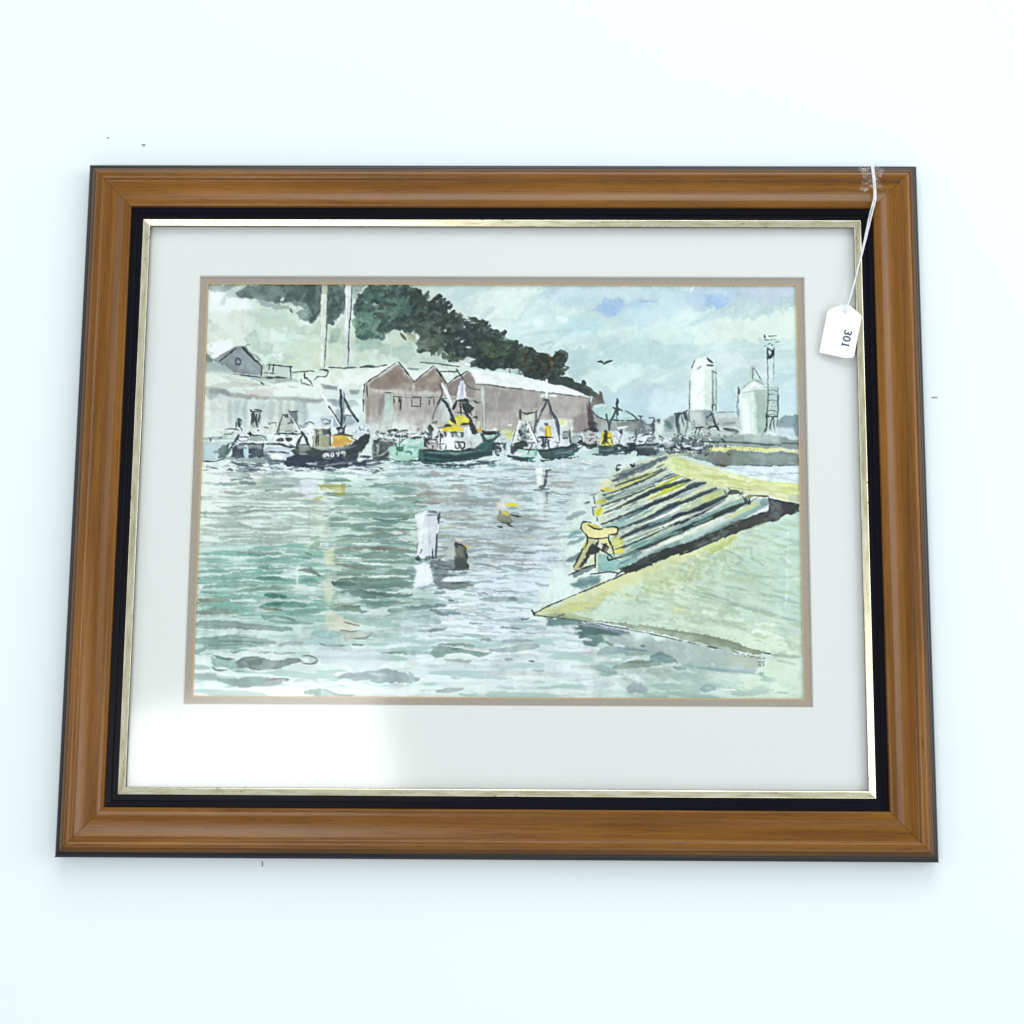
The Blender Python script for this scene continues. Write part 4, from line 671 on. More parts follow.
    W('0,790 200,790 300,800 300,860 180,870 0,850', '757f80', .85, 2, 1.2, .3); L('20,860 120,890 40,960', 5, '85908f', .85, 1.6, .8); L('60,910 210,905', 3, '737e7f', .85, 1.4); L('80,975 240,985 350,980', [5, 6, 2], '86918f', .85, 1.4); L('110,935 260,925', 3, 'e6eff2', .9, 1.4); L('30,825 170,860', 1.6, 'b9c4c6', .6)
    W('90,640 220,630 290,690 250,790 120,780', 'bcc4bd', .7, 3); W('200,640 250,650 285,690 300,780 240,800 190,780', 'a9ab93', 1, 2, 1, .25, .05); L('205,625 250,630', 2.4, 'ecdcc9', .9, 1); L('260,680 300,690', 2.6, 'd9c26a', .9, 1.2); I('200,650 250,670 275,690 275,720', 2.6, '33393a'); L('280,720 295,780', 3, '363d3e', .9, 1); W('190,790 230,760 300,790 300,865 200,865', '48504f', .8, 2.2, 1.4, .3, .05); L('200,655 220,690', 3, '3c4240', .9, 1.2); L('90,690 130,690 110,720', 2, '95a09e', .7)
    W('80,410 310,410 320,450 100,440', '9ba49e', .7, 3, 1.2); L('80,540 180,530 220,520', 2.4, 'a4ad92', .8, 1.4); L('80,600 160,595', 3, '9cae9d', .8, 1.4); L('0,310 150,325', 3.4, 'a7a39e', .8, 1.4)
    W('540,300 600,260 670,290 690,350 560,400', 'd6dcd9', .85, 3, 1); W('520,470 540,400 610,400 650,480 600,500', '8e917f', 1, 1.4, .8, .25, .05); L('570,410 620,430', 4.4, 'c2c368', .9, 1.4); L('600,360 640,350 690,360', 3.4, 'd8d235', .95, 1); L('640,420 700,425', 4, '9fa2a0', .9, 1.4); I('630,430 670,440 720,445', 2.4, K); I('530,520 570,528;560,490 630,500;610,505 645,525', 2, K2); W('520,330 600,330 600,390 530,390', 'e3e4de', .8, 3)
    L('770,550 805,555', 2.6, '8e9ea0', .85, 1); L('730,730 825,735', 2.2, '82928f', .85); L('560,690 700,688', 1.4, '8d958f', .8); L('450,640 560,670', 1.6, 'a3a39a', .7); L('380,750 500,750 630,768', 1.8, '8d9698', .8); L('340,820 440,825 570,860', 2, '8f999a', .8); L('690,865 750,860', 1.6, '8a9a9c', .8); L('725,800 735,820', 1.4, '8fa0a0', .7)
    W('828,55 892,55 885,210 835,210', 'f6fbf8', 1, 1.4, .5); L('918,75 905,205', 3.2, '515d5a', .92, .9); I('910,85 950,75', 1.8, K2); I('820,235 880,230 940,225', 2.4, '35413f'); L('860,215 905,205', 3, '47524f', .85, 1.2); I('925,250 915,330', 1.2, '5d696b'); S(5, 905, 250, 930, 330, .9, 2, K2, .7); W('835,245 905,245 890,420 840,400', 'dfe8ea', .8, 3, 1); I('905,435 905,455', 1.4, '93a3a3')
    # ================= boats along the quay
    # far left
    T(195, 380, 10.24)
    W('70,640 360,640 380,690 330,800 80,830', 'c9dcd9', .9, 3, 1); W('90,660 240,660 200,800 90,820', 'c3d9df', .8, 4); L('70,610 300,600 380,605', 2.6, 'a3b5b1', .85, 1.4); I('70,600 220,585 330,580', 1, '6d7f7e'); I('70,832 180,835 250,822', 1.3, K2)
    W('240,700 330,660 370,690 340,770 290,820 250,790', '4d6461', .9, 2, 1, .25); L('190,740 260,730', 3, '6f8986', .8, 1.6); W('230,520 400,530 390,590 250,560', 'd3ddd2', .8, 2); I('300,508 380,500 450,515;300,555 370,550 390,530', 1.3, K2)
    L('440,400 460,420 450,480', [4, 5, 4], '3b4749', .92, 1, .5); W('460,410 490,420 490,470 465,480', 'a9b7b1', .8, 1.6); I('420,420 420,480;470,490 480,520', 1.4, K2)
    W('385,540 470,530 540,570 540,650 400,650', 'dfe7e9', .8, 2); L('450,560 420,620 370,680', 3, '3c4853', .9, 1, .4); L('440,560 400,630', 1.6, '5f6d7c', .8); I('460,580 540,580 540,620 455,615', 1.4, K2); L('340,680 380,640', 2.4, '6e7a93', .7, 1.2); L('460,600 520,605', 3, 'eef4f4', .9)
    W('370,690 460,640 700,650 710,800 380,800', '45525a', .95, 1.4, .8, .2, .05); W('400,660 680,650 690,700 440,700', '9aa7aa', .85, 2); L('520,680 525,790', 5, 'b7d2d6', .95, 1, .3, .2); L('340,700 370,660', 1.6, 'e3ecec', .9); L('360,780 372,740', 1.6, 'dfe9ea', .9); I('420,640 560,650 700,655', 1.4, K); L('440,640 600,636', 1.6, 'c2d3dc', .8)
    W('580,330 670,335 665,440 640,500 575,480', '9fada8', .9, 1.4, .6); I('570,320 600,325 675,325;580,340 575,460;600,350 600,440;625,345 630,440;660,340 650,430;590,330 640,480', 1.8, '39443f'); I('600,300 640,305 680,320;570,305 580,315', 2.2, '3b4646'); L('590,350 585,440', 2.6, '4c5855', .85)
    W('560,480 700,490 720,560 600,570', 'dbe5de', .8, 2.5); I('560,530 590,565 690,570;540,545 570,560', 1.7, K); L('640,520 655,515', 2, K2, .8); W('580,580 740,570 740,620 590,625', '9fb2ab', .8, 2); I('570,570 570,620;700,580 740,620', 1.6, '56665f')
    I('770,440 840,440;760,445 775,460;830,445 835,480;780,470 785,490', 1.3, '5f6a69'); W('740,450 840,450 850,540 760,540', 'dcdcd6', .7, 2.5); W('700,500 780,490 780,560 720,560', 'd3ccc6', .6, 3)
    W('900,370 960,360 1000,440 1024,540 860,540', 'c0c6bb', .8, 2); I('900,360 870,440 840,540', 3, '444e4e'); I('900,362 960,358', 2, K2); I('870,450 860,540;920,530 980,520;950,450 1000,430', 1.3, K2); W('960,330 1050,330 1050,440 980,430', '7d8a90', .85, 1.6); L('970,330 1050,325', 2, K2, .9)
    L('820,555 900,550 1050,555', 1.8, K, .92); W('820,560 1050,570 1050,660 720,660 800,620', 'e8f0ee', .95, 1.5); I('840,620 880,600 900,620;930,600 980,610', 2.4, K); L('850,625 890,622', 2, K, .8); L('940,615 985,605', 4, '39433f', .9, 1)
    L('720,655 860,655 950,690 1050,690', 2.4, '3a4653', .92, 1); W('710,690 760,670 950,700 990,730 960,820 740,820 700,760', 'c9d4d8', .95, 1.5, .6); I('700,740 780,730 960,750', 1.8, K2); W('770,770 820,755 910,770 900,815 790,815', 'eff6f3', 1, 1.6, .5); L('720,760 740,800 780,830', 4, '66757b', .85, 1.6); L('780,830 860,828 960,830', 1.8, '5a686f', .85); L('740,810 760,770', 3, '8b979b', .7, 1.6)
    # black trawler, left
    T(285, 380, 10.24)
    W('290,320 400,330 480,400 480,480 300,500 200,480', 'dbe8ea', .75, 5, 2, .2, 0); W('470,220 720,210 760,260 620,300 480,260', 'a0b0b0', .75, 3.5, 1.2); L('480,210 570,225', 4, '8a9c9f', .7, 2); W('480,360 560,300 600,480 500,480', '98a9ad', .75, 4, 1.2); W('600,350 690,360 720,440 600,480', 'a3b3b8', .8, 4, 1.2); W('420,60 520,70 540,100 400,90', '93a09e', .8, 2.5); W('660,110 750,120 750,150 670,145', '93a19d', .7, 2.5)
    W('40,320 130,325 130,420 60,430', '7d898f', .85, 1.5); L('40,325 130,322', 1.8, K2, .9)
    W('600,470 860,440 900,500 840,560 700,560', 'dfeaec', .85, 3); W('180,440 300,450 330,560 180,640 140,580', 'e9f1f2', .95, 2)
    L('310,50 420,210 580,490', [2.6, 3, 3.2], 'e9f3f0', .95, .9, .25, .2, sm=1); I('450,270 520,370 575,470', 1.8, '4a575d'); L('565,0 575,90 600,180', 3.6, 'eef6f4', .95, .9, .3, .2); L('590,120 650,250', 2.4, 'dfe9ea', .9, .9)
    L('570,100 580,280 580,470', 2.8, '3a474f', .93, .8, .3, .2); L('600,110 605,200 600,440', 1.6, '6b7a86', .85, .8); L('610,190 680,320 745,425', 2.6, '3c484d', .93, .8, .3, .2); I('560,480 600,500 620,470', 2.6, K)
    L('545,500 600,510', 4.4, '353f43', .95, 1, .4, .2); L('550,540 600,535', 4, '353f43', .95, 1); I('610,360 690,365;600,440 620,370', 1.6, '55646c')
    L('40,365 100,440 160,540', [3, 2.4, 2.2], 'e8eef0', .95, .9); I('50,380 90,440;110,420 160,500', 1.2, '5b6768'); L('0,370 30,380', 3, '46514f', .9)
    L('170,530 190,560', 3.6, K, .93, .9); I('0,552 150,550 240,552', 1.8, K); L('180,560 140,630 115,740', 2.6, '333e41', .95, .8, .3, .2); L('195,560 230,640 260,725', 2.6, '333e41', .95, .8, .3, .2); I('150,660 240,665', 1.4, K); I('160,460 190,490 240,450;180,470 250,430 300,450', 1.4, '525f66'); S(8, 160, 440, 300, 560, .8, 4, '5b6770', .7)
    W('310,500 470,490 470,680 280,690 290,560', '9a9c86', 1, 1.2, .5, .15, .05); W('380,510 460,500 460,550 390,560', '596372', .9, 1.6); I('320,510 320,670;340,520 340,660;460,510 462,670;450,530 470,500', 2, '39413d'); L('320,490 420,486 480,492', 2.2, 'e9f0f1', .95, .9); W('360,380 500,370 500,470 380,480', 'c9d7dc', .7, 3); I('370,410 420,400 460,420;380,440 450,440;400,460 470,440', 1.2, '74848c'); L('490,380 485,480', 2, 'e6eff1', .9); S(8, 370, 390, 470, 470, .7, 4, '6d7d86', .6)
    W('480,570 700,570 690,640 640,670 480,690', 'd0ac54', 1, 1.2, .6, .15, .08); L('490,590 680,590', 3, 'd9c15f', .8, 1.6); L('480,650 560,640', 5, 'c99a62', .7, 2); L('640,600 690,590', 3, 'a88c3a', .8, 1.6); L('480,565 600,560 700,570', 1.5, '49483a', .9); L('610,640 660,650', 2, 'e3cda0', .7, 1.4)
    W('720,560 790,540 780,590 700,640', 'e3ebee', .9, 1.4); L('760,480 770,520', 2, '8fa0a8', .8); S(10, 690, 460, 820, 540, .8, 4, '80909a', .7)
    W('60,740 130,690 260,690 480,700 640,680 740,610 860,540 850,640 780,740 740,800 500,800 120,790', '47504e', 1, 1.2, .6, .15, .05); W('640,690 760,600 860,545 850,650 760,740 640,770', '3f454b', .95, 1.6, .8); L('300,690 400,705 560,695 660,680', 2.6, 'aab0a8', .85, 1.2); L('440,730 620,700 720,670', 3.4, '77838d', .75, 1.8); W('140,660 250,665 260,720 150,740', '86928b', .8, 2); L('150,750 230,765', 2.4, '96a09c', .8, 1.4)
    W('20,800 120,760 300,790 520,800 740,780 740,840 600,870 320,920 60,910 0,860', '3a4451', .95, 1.6, 1, .2, .05); L('400,880 560,855 690,840', 1.4, '8e9a9f', .85); L('740,780 880,790', 2.6, '39434b', .9, 1.2); L('780,840 900,820', 3.4, '3f4a55', .85, 1.4); L('680,890 900,900 1000,910', 3, '4a575f', .8, 1.4); L('860,810 980,800', 1.4, 'cfdbe0', .9); L('900,840 980,835', 2, 'dfe8ea', .9); L('690,890 780,890', 2, 'e3ebee', .9); L('930,920 1010,915', 3, '55706f', .85, 1.4); L('340,915 500,895 660,880', 3, '3d4750', .9, 1.6, .9)
    L('755,790 770,740', 2.4, 'c9c9c9', .85, 1); L('780,760 785,790', 1.2, 'b7babc', .8)
    # its number, in white capitals and figures
    I('388,775 405,752 425,748 430,770 412,785 390,788;405,755 410,785', 1.5, 'eef3f2', .95, .3); I('440,750 450,785', 1.8, 'eef3f2', .95, .3); I('470,748 490,745 498,775 478,785 468,765 470,748', 1.5, 'eef3f2', .95, .3)
    I('530,738 525,755 548,755;550,735 548,780', 1.6, 'eef3f2', .95, .3); I('590,735 572,745 588,760 608,745 592,732', 1.5, 'eef3f2', .95, .3); I('612,735 616,760 606,782;540,775 545,785;600,770 605,782', 1.4, 'e6eceb', .9, .3)
    for i in range(10): L(f'{100+60*i},{905+(i*53%30)} {160+62*i},{900+(i*31%34)}', 1.5, ('e9f3f3', 'c3d0d4', 'f0f7f6')[i % 3], .8, 1, .8, dry=.3)
    # dark launch and clutter right of it
    T(375, 380, 10.24)
    W('0,520 200,520 240,600 220,680 20,660 0,600', 'c3cfca', .85, 3, 1); W('0,600 160,640 260,690 150,740 130,800 0,790', '48524f', .95, 1.4, .8, .2); W('90,600 190,610 230,660 120,660', 'b4bcb9', .85, 2); L('120,650 230,680', 1.8, 'e3e8ec', .85); L('40,660 20,770', 3, 'b3b8b0', .85, 1.2); I('0,770 80,760 140,700', 1.2, 'c9cfcb', .85)
    S(34, 0, 520, 540, 600, 1.1, 4, K, .85)
    for q, w in (('20,590 120,600', 2.4), ('60,545 100,550', 2), ('140,520 240,525', 2.4), ('170,570 250,580', 2.6), ('270,590 420,605 520,590', 3), ('320,560 400,555', 2.4), ('430,520 450,500', 2), ('470,560 540,545', 2)): L(q, w, '303b3c', .85, 1, .8)
    for q, w in (('40,560 90,575', 3), ('130,545 190,555', 3), ('330,545 400,540', 3), ('380,575 480,575', 2.4), ('240,560 290,555', 2.6), ('0,550 30,560', 3)): L(q, w, 'e9f2f0', .85, 1, .6)
    W('-30,590 60,600 180,640 200,700 150,780 150,830 -20,830', '3d4847', .8, 2, 1.2, .3, .05); L('40,650 25,770', 2.4, 'aeb4ae', .85, 1.2); L('-10,785 80,765 150,705', 1.2, 'c9cfcb', .85); L('0,800 140,812', 2.4, '3f5553', .8, 1.2); W('180,630 240,640 230,690 190,700', '8f9c95', .7, 2)
    # pale green dinghy
    W('140,690 250,650 300,610 500,600 520,690 480,720 440,800 350,840 240,830 160,780', 'a8d3c2', 1, 1.2, .5, .12, .06); W('280,610 480,610 480,640 290,660', 'c6dfd5', .9, 2); L('280,640 380,650 500,630', 1.6, 'e0efe8', .85, 1.2); W('150,700 210,690 220,740 200,780 160,770', 'b9dfd0', .8, 2); W('320,690 470,680 440,790 340,800', 'b3dccd', .8, 3); L('380,700 390,750 430,730', 2, 'dff2ea', .8, 1.4)
    W('215,690 300,680 300,730 240,740 220,770', '3e6257', 1, 1, .5); L('220,740 225,770', 2, '4c7065', .85); L('300,740 370,735 370,760', 2, '56786c', .9); L('330,690 430,680', 1.8, '7fae9f', .8); I('190,600 210,670 240,690;200,600 260,640 280,610;250,540 250,690;210,680 220,640', 1.5, K2); W('190,600 250,600 250,650 200,650', 'd9e3df', .7, 1.6); I('150,800 220,830 330,842 420,828', 1.8, '3f5f5a'); L('480,700 440,790', 2.4, '7fae9f', .85, 1.4); W('470,600 520,610 520,690 480,690', 'b4dccf', .8, 2)
    # green trawler with yellow wheelhouse
    W('500,600 630,610 640,720 510,730', 'b3ada9', .9, 1.6, .6); L('560,680 630,690', 4, 'c9c3c2', .8, 2); L('550,640 620,630', 4, 'a09a98', .8, 2); I('500,610 640,605;510,610 505,690;640,600 635,700;520,690 510,650', 1.6, K2)
    W('545,470 580,440 600,480 590,600 545,600', '4c5456', .9, 1.6, .8); L('560,460 600,520', 3, '393f40', .85, 1.2); L('600,540 640,500', 3, 'dfe6e6', .85, 1.4); L('590,440 640,440', 3, '5a6260', .8, 1.4, 1)
    W('640,520 700,490 920,480 990,470 1024,640 960,700 720,720 640,700', 'e9efec', 1, 1.2, .5, .06, .02); W('820,540 920,540 920,640 830,640', 'd3dcdc', .8, 3); L('960,480 985,640', 4, 'f0f6f6', .9, 1.6); L('930,500 945,680', 3, 'd6dfe2', .8, 1.6)
    W('680,500 720,485 810,470 920,490 910,520 700,525', 'e0d42e', 1, 1, .5, .1, .05); L('800,480 900,510', 3, 'e9de3a', .8, 1.4); L('690,505 760,515', 2.4, 'cdbb2a', .8, 1.4); W('750,430 820,380 880,360 950,380 960,450 880,470 780,460', 'dfd950', .95, 1.4, .6, .15, .05); W('820,380 900,370 950,440 880,460', 'cfc93a', .8, 2); L('760,440 790,450', 2.4, 'e8e2a0', .8, 1.4)
    L('690,40 760,190 800,280', [3, 3.6, 1.6], 'e9f0ee', .95, .9, .3, .2, sm=1); W('890,0 920,0 945,200 830,220 860,90', 'd5dce8', .85, 1.6, .6); L('900,0 915,100 935,200', 1.6, 'eef3f8', .9); L('880,20 850,150 840,230', 1.6, 'e6edf3', .9); L('905,30 890,190', 2, 'a8b4c8', .7, 1.2)
    I('660,50 690,150 650,240;680,160 640,250 600,350 585,430', 1.3, '4e5856'); L('690,205 740,250 800,400 825,450', [2.4, 3, 3, 2], '333f41', .95, .8, .3, .2); L('640,250 665,220', 2.6, K2, .85, 1)
    L('840,220 810,280 800,300', [2.4, 3.4, 2], '333f41', .92, 1); L('840,215 930,205 960,240', 3.4, '3a4446', .9, 1, .8); L('900,240 960,400 1000,540', [3, 3.4, 3], '343c40', .95, .9, .4, .2); L('940,240 985,360', 2, '3a4446', .85); L('880,230 885,360', 1.6, '3a4545', .9); I('820,330 940,345', 1.3, K2); S(12, 800, 190, 960, 270, 1.1, 4, K, .85); L('960,300 1010,290', 3, '39433f', .9, 1.2)
    I('650,490 720,480 740,460 760,470;720,470 780,470;880,460 960,450', 2.4, '37401f'); L('720,465 780,470', 3, '3a3f24', .9, 1); L('890,450 960,445', 2.6, '3f4632', .85, 1)
    for q in ('680,560 690,585', '720,545 725,570', '790,545 800,580', '895,545 890,580'): L(q, 3.2, '4a5558', .92, .9, .4, .2)
    L('790,540 830,545 830,580', 2.4, '56605f', .85, 1); I('660,530 780,535 900,535;840,560 860,590', 1.1, K2); I('820,640 850,640 855,690 825,700 818,650;870,640 910,640 910,690 875,700 868,660', 2.8, '353f3f'); I('850,640 890,632;650,660 720,655 720,710;655,700 680,680', 1.7, K); L('700,690 780,560', 3, 'f5f8f7', .8, 1.6); L('820,650 790,700', 2, 'dde5e2', .8)
    L('650,680 700,710', 3, 'c3d0c8', .8, 1.4); S(6, 640, 650, 720, 710, .8, 3, K2, .7)
    T(340, 330, 6.4)
    W('510,760 640,770 740,775 880,740 890,720 960,700 985,720 975,800 860,830 560,850 500,840', '3c5a58', 1, 1.2, .6, .2, .06); L('540,800 720,815 960,790', 3.4, '2f4240', .8, 1.4); L('880,740 970,715', 4, '4b7a6e', .8, 1.8); L('560,775 740,780 880,760', 2, '56767a', .8, 1.2); L('520,830 640,845 830,825', 3, '2f4444', .85, 1.4); L('560,815 640,820', 3, '4a7d74', .8, 1.8); I('540,770 740,775 870,755 900,730', 1.5, '2a3233'); L('510,770 530,830', 5, '4f7a73', .8, 2)
    L('770,200 790,230', 4, 'dfe8e4', .8, 2, 1.2); W('760,190 830,175 860,195 830,225 775,225', 'dbe6e2', .85, 3, 1.2); L('800,215 830,225', 3, 'eef5f2', .9, 1.4); L('840,190 865,190', 2, 'e6efeb', .8)
    # its bow and the small boats behind
    T(465, 380, 10.24)
    W('60,640 130,640 190,600 280,640 280,760 60,800 0,800 0,720 60,720', '3f5c58', 1, 1.4, .6, .2, .05); L('130,660 260,640', 5, '3f6a60', .8, 2); W('190,590 240,570 330,560 310,600 230,625', 'a3cbb9', 1, 1.2, .5); L('210,575 330,545', 2.4, 'd9e6e0', .9, 1); W('170,520 330,515 330,550 250,560 190,560', '39423f', .95, 1.4, .6); L('170,560 200,610 240,630 300,610 350,560', 3.2, '38524e', .95, 1, .4, .2); L('340,530 360,570', 3.6, '3d4f4c', .9, 1.2); L('200,520 320,508', 1.6, 'c9d6cf', .8); L('300,500 320,515', 3, 'dbe5df', .9, 1.2); L('230,550 290,545', 3, '28302e', .9, 1)
    W('60,560 160,580 190,630 100,700 60,700', 'dbe3e0', .9, 2); L('110,515 160,510', 4, 'd1a942', .95, 1.4); L('60,480 100,520', 3, 'e4dcb6', .8, 1.6); L('20,330 60,440 100,540', [3, 4, 5], '3a3f45', .92, 1, .6, .2); L('80,390 110,375 120,400', 2.2, K2, .9); L('60,300 85,290', 2.6, K2, .9, 1); I('80,210 120,235 160,228;110,220 110,235', 1.8, '4e5755'); L('0,240 40,340', 3, '3d4747', .9, 1.2); L('30,250 70,300 60,330', 3.4, '3d4747', .85, 1.2, .8)
    L('0,400 30,420', 5, 'dcd655', .9, 1.6); W('110,420 150,420 150,500 110,500', 'dfe5c9', .8, 2); W('280,640 420,640 430,720 300,760', '495456', .95, 1.6, .8); L('370,660 385,720', 3, 'dfe6e8', .9, 1); L('320,720 410,715', 1.6, 'c3cdd0', .8); I('290,650 290,750;300,650 420,645', 1.8, K); W('350,560 460,550 480,640 380,650', 'd5dcdb', .85, 2.5); L('360,540 460,530', 4, 'd6dfcb', .85, 2); L('430,560 490,570', 6, 'c6d27e', .8, 2.5); L('450,590 480,600', 3.4, 'd3dc8c', .8, 1.6); L('440,465 480,465', 2, 'e3ece6', .85, 1.2); I('380,610 420,600', 1, '8d9797')
    # white A-frame boat
    W('540,440 640,430 740,640 740,700 480,700 500,590', 'd9e1df', .9, 1.6, .6); L('560,425 520,540 490,640', [2.4, 4, 3.4], 'f2f7f5', .97, .9, .3, .1); L('640,430 690,540 730,640', [2.4, 4, 4.4], 'f2f7f5', .97, .9, .3, .1); L('550,430 650,428', 2, 'eef4f2', .95); W('580,460 630,450 650,600 560,640', '8f9c9b', .85, 2, .8)
    W('570,350 720,345 700,420 580,430', 'd5dccf', .9, 2, .5); L('565,310 568,400', 2.8, '454f4d', .93, .8, .3, .2); I('575,330 640,345 730,325', 2.6, '3f4a48'); L('735,315 725,440 715,530', 2.4, '55605e', .9, .8, .3, .2); I('720,420 760,430', 1.6, K2)
    S(22, 550, 450, 660, 650, 1.1, 4, K, .85); L('560,520 590,540', 4, '4a5553', .85, 1.2, .8); L('555,575 570,600', 1.6, K2, .9); L('600,630 640,640', 4, '3b4543', .85, 1.2, .8); W('550,570 580,570 580,610 550,610', 'e3e9ec', .9, 1)
    W('490,700 520,650 600,620 640,660 560,700 500,750', '465350', .95, 1.4, .8); W('500,750 560,710 640,690 740,710 740,770 690,800 560,800', 'b9dcd0', 1, 1.2, .5, .12, .05); W('500,750 620,720 640,740 560,780', 'dfeae6', .9, 1.6); L('430,670 460,760', 5, 'cfdfe0', .9, 1.6); L('480,680 490,750', 4, '47555a', .85, 1.6); I('520,690 600,705 680,712 740,705;640,760 680,680 710,640;500,660 560,640 600,630', 1.7, K); L('700,640 740,660', 5, 'dfe8e8', .9, 1.6); S(8, 660, 620, 740, 690, .9, 4, K2, .8)
    L('415,770 520,795 640,805 720,790', [2.4, 3, 3, 1.6], '3b4d50', .95, .9, .3); L('720,770 740,720', 3, '86b8ac', .85, 1.4); L('640,815 690,810', 2, '58a093', .7, 1.6)
    # grey boat with the man in yellow oilskins
    L('835,0 838,90 835,180', 2.6, 'f0f6f5', .97, .8, .2, .1, sm=1); L('780,165 830,160', 3, 'e0e7e5', .9, 1, .6); L('870,160 935,165', 3, 'e3e9e7', .9, 1, .6); W('760,430 820,400 900,400 990,480 1050,640 1050,700 870,710 720,620', 'd6dde0', .95, 2, .8, .12, .02); W('930,400 1060,400 1060,480 980,490', 'e6ece4', .9, 2.5); L('960,430 1010,435', 5, 'd7df96', .85, 2.2)
    L('840,215 790,320 745,430', 1.9, '3f4a50', .93, .8, .3, .2, sm=1); L('835,220 800,310', 2.2, '4b5563', .85, .8, sm=1); L('850,215 890,330 940,420 970,560', [2.2, 2.6, 3.4, 2.6], '454d57', .93, .8, .3, .2); L('800,205 860,210', 2.6, '4a5260', .85, 1); I('870,330 885,380', 1.4, '6b7379'); L('930,430 965,600', 2.2, 'a5aeb2', .8, 1); W('880,400 920,390 930,430 890,440', 'e6ebf2', .9, 1.4)
    W('820,470 880,470 885,580 825,580', 'd9c02c', 1, 1, .5, .12, .06); L('830,500 830,560', 2.4, 'a8932a', .85, 1); L('850,490 860,570', 2, 'e9d75a', .8, 1); L('820,455 850,460', 3.4, '5a6068', .9, 1); L('790,500 810,540', 4, '9ea8ac', .85, 1.4, .8)
    I('740,590 800,585 900,590;740,600 740,630 780,620;800,590 800,700;830,600 820,690;850,610 860,700;780,600 760,630', 2.6, K); S(12, 780, 590, 870, 700, 1, 4, K, .85); L('810,650 850,670', 4, '3f4844', .8, 1.4, .8); W('870,600 900,590 890,690 870,690', 'f0f4f4', .9, 1.2); L('760,610 770,615', 3, 'eef3f2', .9)
    T(480, 330, 6.4)
    W('370,765 440,762 520,755 600,720 650,700 660,740 600,795 460,820 400,820', '485f60', 1, 1.2, .6, .2, .05); L('380,775 480,765 600,735 650,705', 2.4, '2f3d3f', .9, 1, .4); L('480,795 560,780 610,760', 2.2, '7c8f93', .8, 1.4); L('400,818 500,818 600,795', 2, '33504f', .85, 1.2); L('560,790 600,785', 2, '4f8a82', .8, 1.4)
    L('570,640 580,720', 2.4, '434d50', .9, .9); W('525,650 570,650 570,700 530,700', '93a09f', .85, 1.6); I('530,655 560,650;530,695 565,690;590,690 640,680 655,700', 1.4, K2); W('580,680 640,670 630,710 590,720', 'b3bdb9', .8, 1.6); I('480,580 500,640 510,710', 2, '4b5356')
    W('660,660 700,640 740,660 750,700 720,740 670,740', 'c3c3c2', 1, 1.6, .8, .2, .05); W('650,640 720,615 760,640 750,660 690,645', '40423f', .9, 1.6, 1); L('660,730 700,745 740,730 755,700', 5, '363e3f', .92, 1.2, .8); S(14, 640, 620, 760, 750, 1, 4, K, .8); L('700,670 730,670', 2.4, '6d7272', .8); L('660,760 680,765', 4, 'd9e2e2', .9, 1.2); L('700,600 740,600', 5, '453f40', .8, 1.8, 1)
    # small blue-green boat with yellow net, mast
    L('875,445 877,520 880,540', 2.6, '3b494c', .95, .8, .2, .1, sm=1); L('850,495 910,512', 2, '3b494c', .95, .8, .3); L('875,500 830,600 825,640', 2, '46545a', .9, .8, .3, .2); L('870,540 885,620', 1.2, '596769', .85, .8); L('810,540 822,590 832,640', 2.2, '47555a', .9, .8, .3, .2); L('876,450 878,475', 3.4, '3b494c', .9, .8)
    W('770,660 800,640 830,650 850,690 860,740 770,740', 'e0d24a', .9, 1.2, .7, .2); W('790,640 820,650 810,720 780,730', '4a4726', .85, 1.4, .8); L('825,660 840,690', 4, 'd9be2b', .95, 1); I('780,730 810,660 800,640;790,700 830,730;840,700 850,730;800,690 840,690', 2.4, '3a3a22'); L('790,735 860,738', 2.4, 'e0d962', .9, 1); W('740,700 770,680 770,740 750,740', 'd9dfcf', .8, 1.6)
    W('860,660 890,625 940,620 920,650 930,730 870,740', 'e6edf0', 1, 1.2, .5); I('880,625 945,622;890,640 900,630', 2, 'f5f9f8', .95); I('880,640 900,660;910,650 890,720;895,660 915,640', 1.9, '4b585c'); L('900,640 905,660', 3, '45525a', .85); W('930,690 990,680 1000,720 930,730', 'dfe6e4', .9, 1.4); I('940,690 1000,685;960,690 955,710', 1.6, K2)
    W('750,745 870,735 930,735 960,745 930,780 800,795 750,780', '3c5558', 1, 1.2, .6, .2, .05); I('755,745 850,738 930,738', 2, '26302f'); L('760,770 900,765', 2, '6d8587', .8, 1.4); W('700,780 760,740 760,780 720,795', 'a6cfc8', .95, 1.4); L('720,795 800,797', 2, '3b5254', .9, 1); W('670,790 740,760 750,780 690,800', 'cfe2e0', .8, 2)
    W('930,720 1000,715 1000,780 930,780', '3a4442', .95, 1.4, .8); S(8, 930, 700, 1000, 780, 1, 4, K, .85)
    # dark hulls and clutter toward the slip
    T(635, 380, 10.24)
    W('0,400 80,430 90,540 20,560 0,560', '757d7c', .9, 2); I('0,400 40,410 80,440;60,370 50,410;30,370 75,370;140,385 190,385;190,380 185,560;80,450 180,460', 2, K2); L('185,400 180,560', 3.4, '46504f', .9, 1.4, .6); W('80,480 180,470 190,560 90,570', '6f7a7b', .85, 2, .8); L('220,410 240,440', 4, '46504f', .85, 1.4, .8); W('190,430 280,420 280,560 200,560', 'dbe4e0', .8, 2); L('90,450 130,480', 4, '8b989b', .8, 1.6)
    W('20,590 140,560 120,640 90,660 20,650', 'e3eaed', .95, 1.6); I('0,640 20,560;90,660 130,610;70,570 150,555', 1.5, K2); W('130,580 200,570 220,640 110,650', '5d6a68', .85, 2, 1); L('190,630 260,600', 4, 'd6dfdd', .9, 1.4)
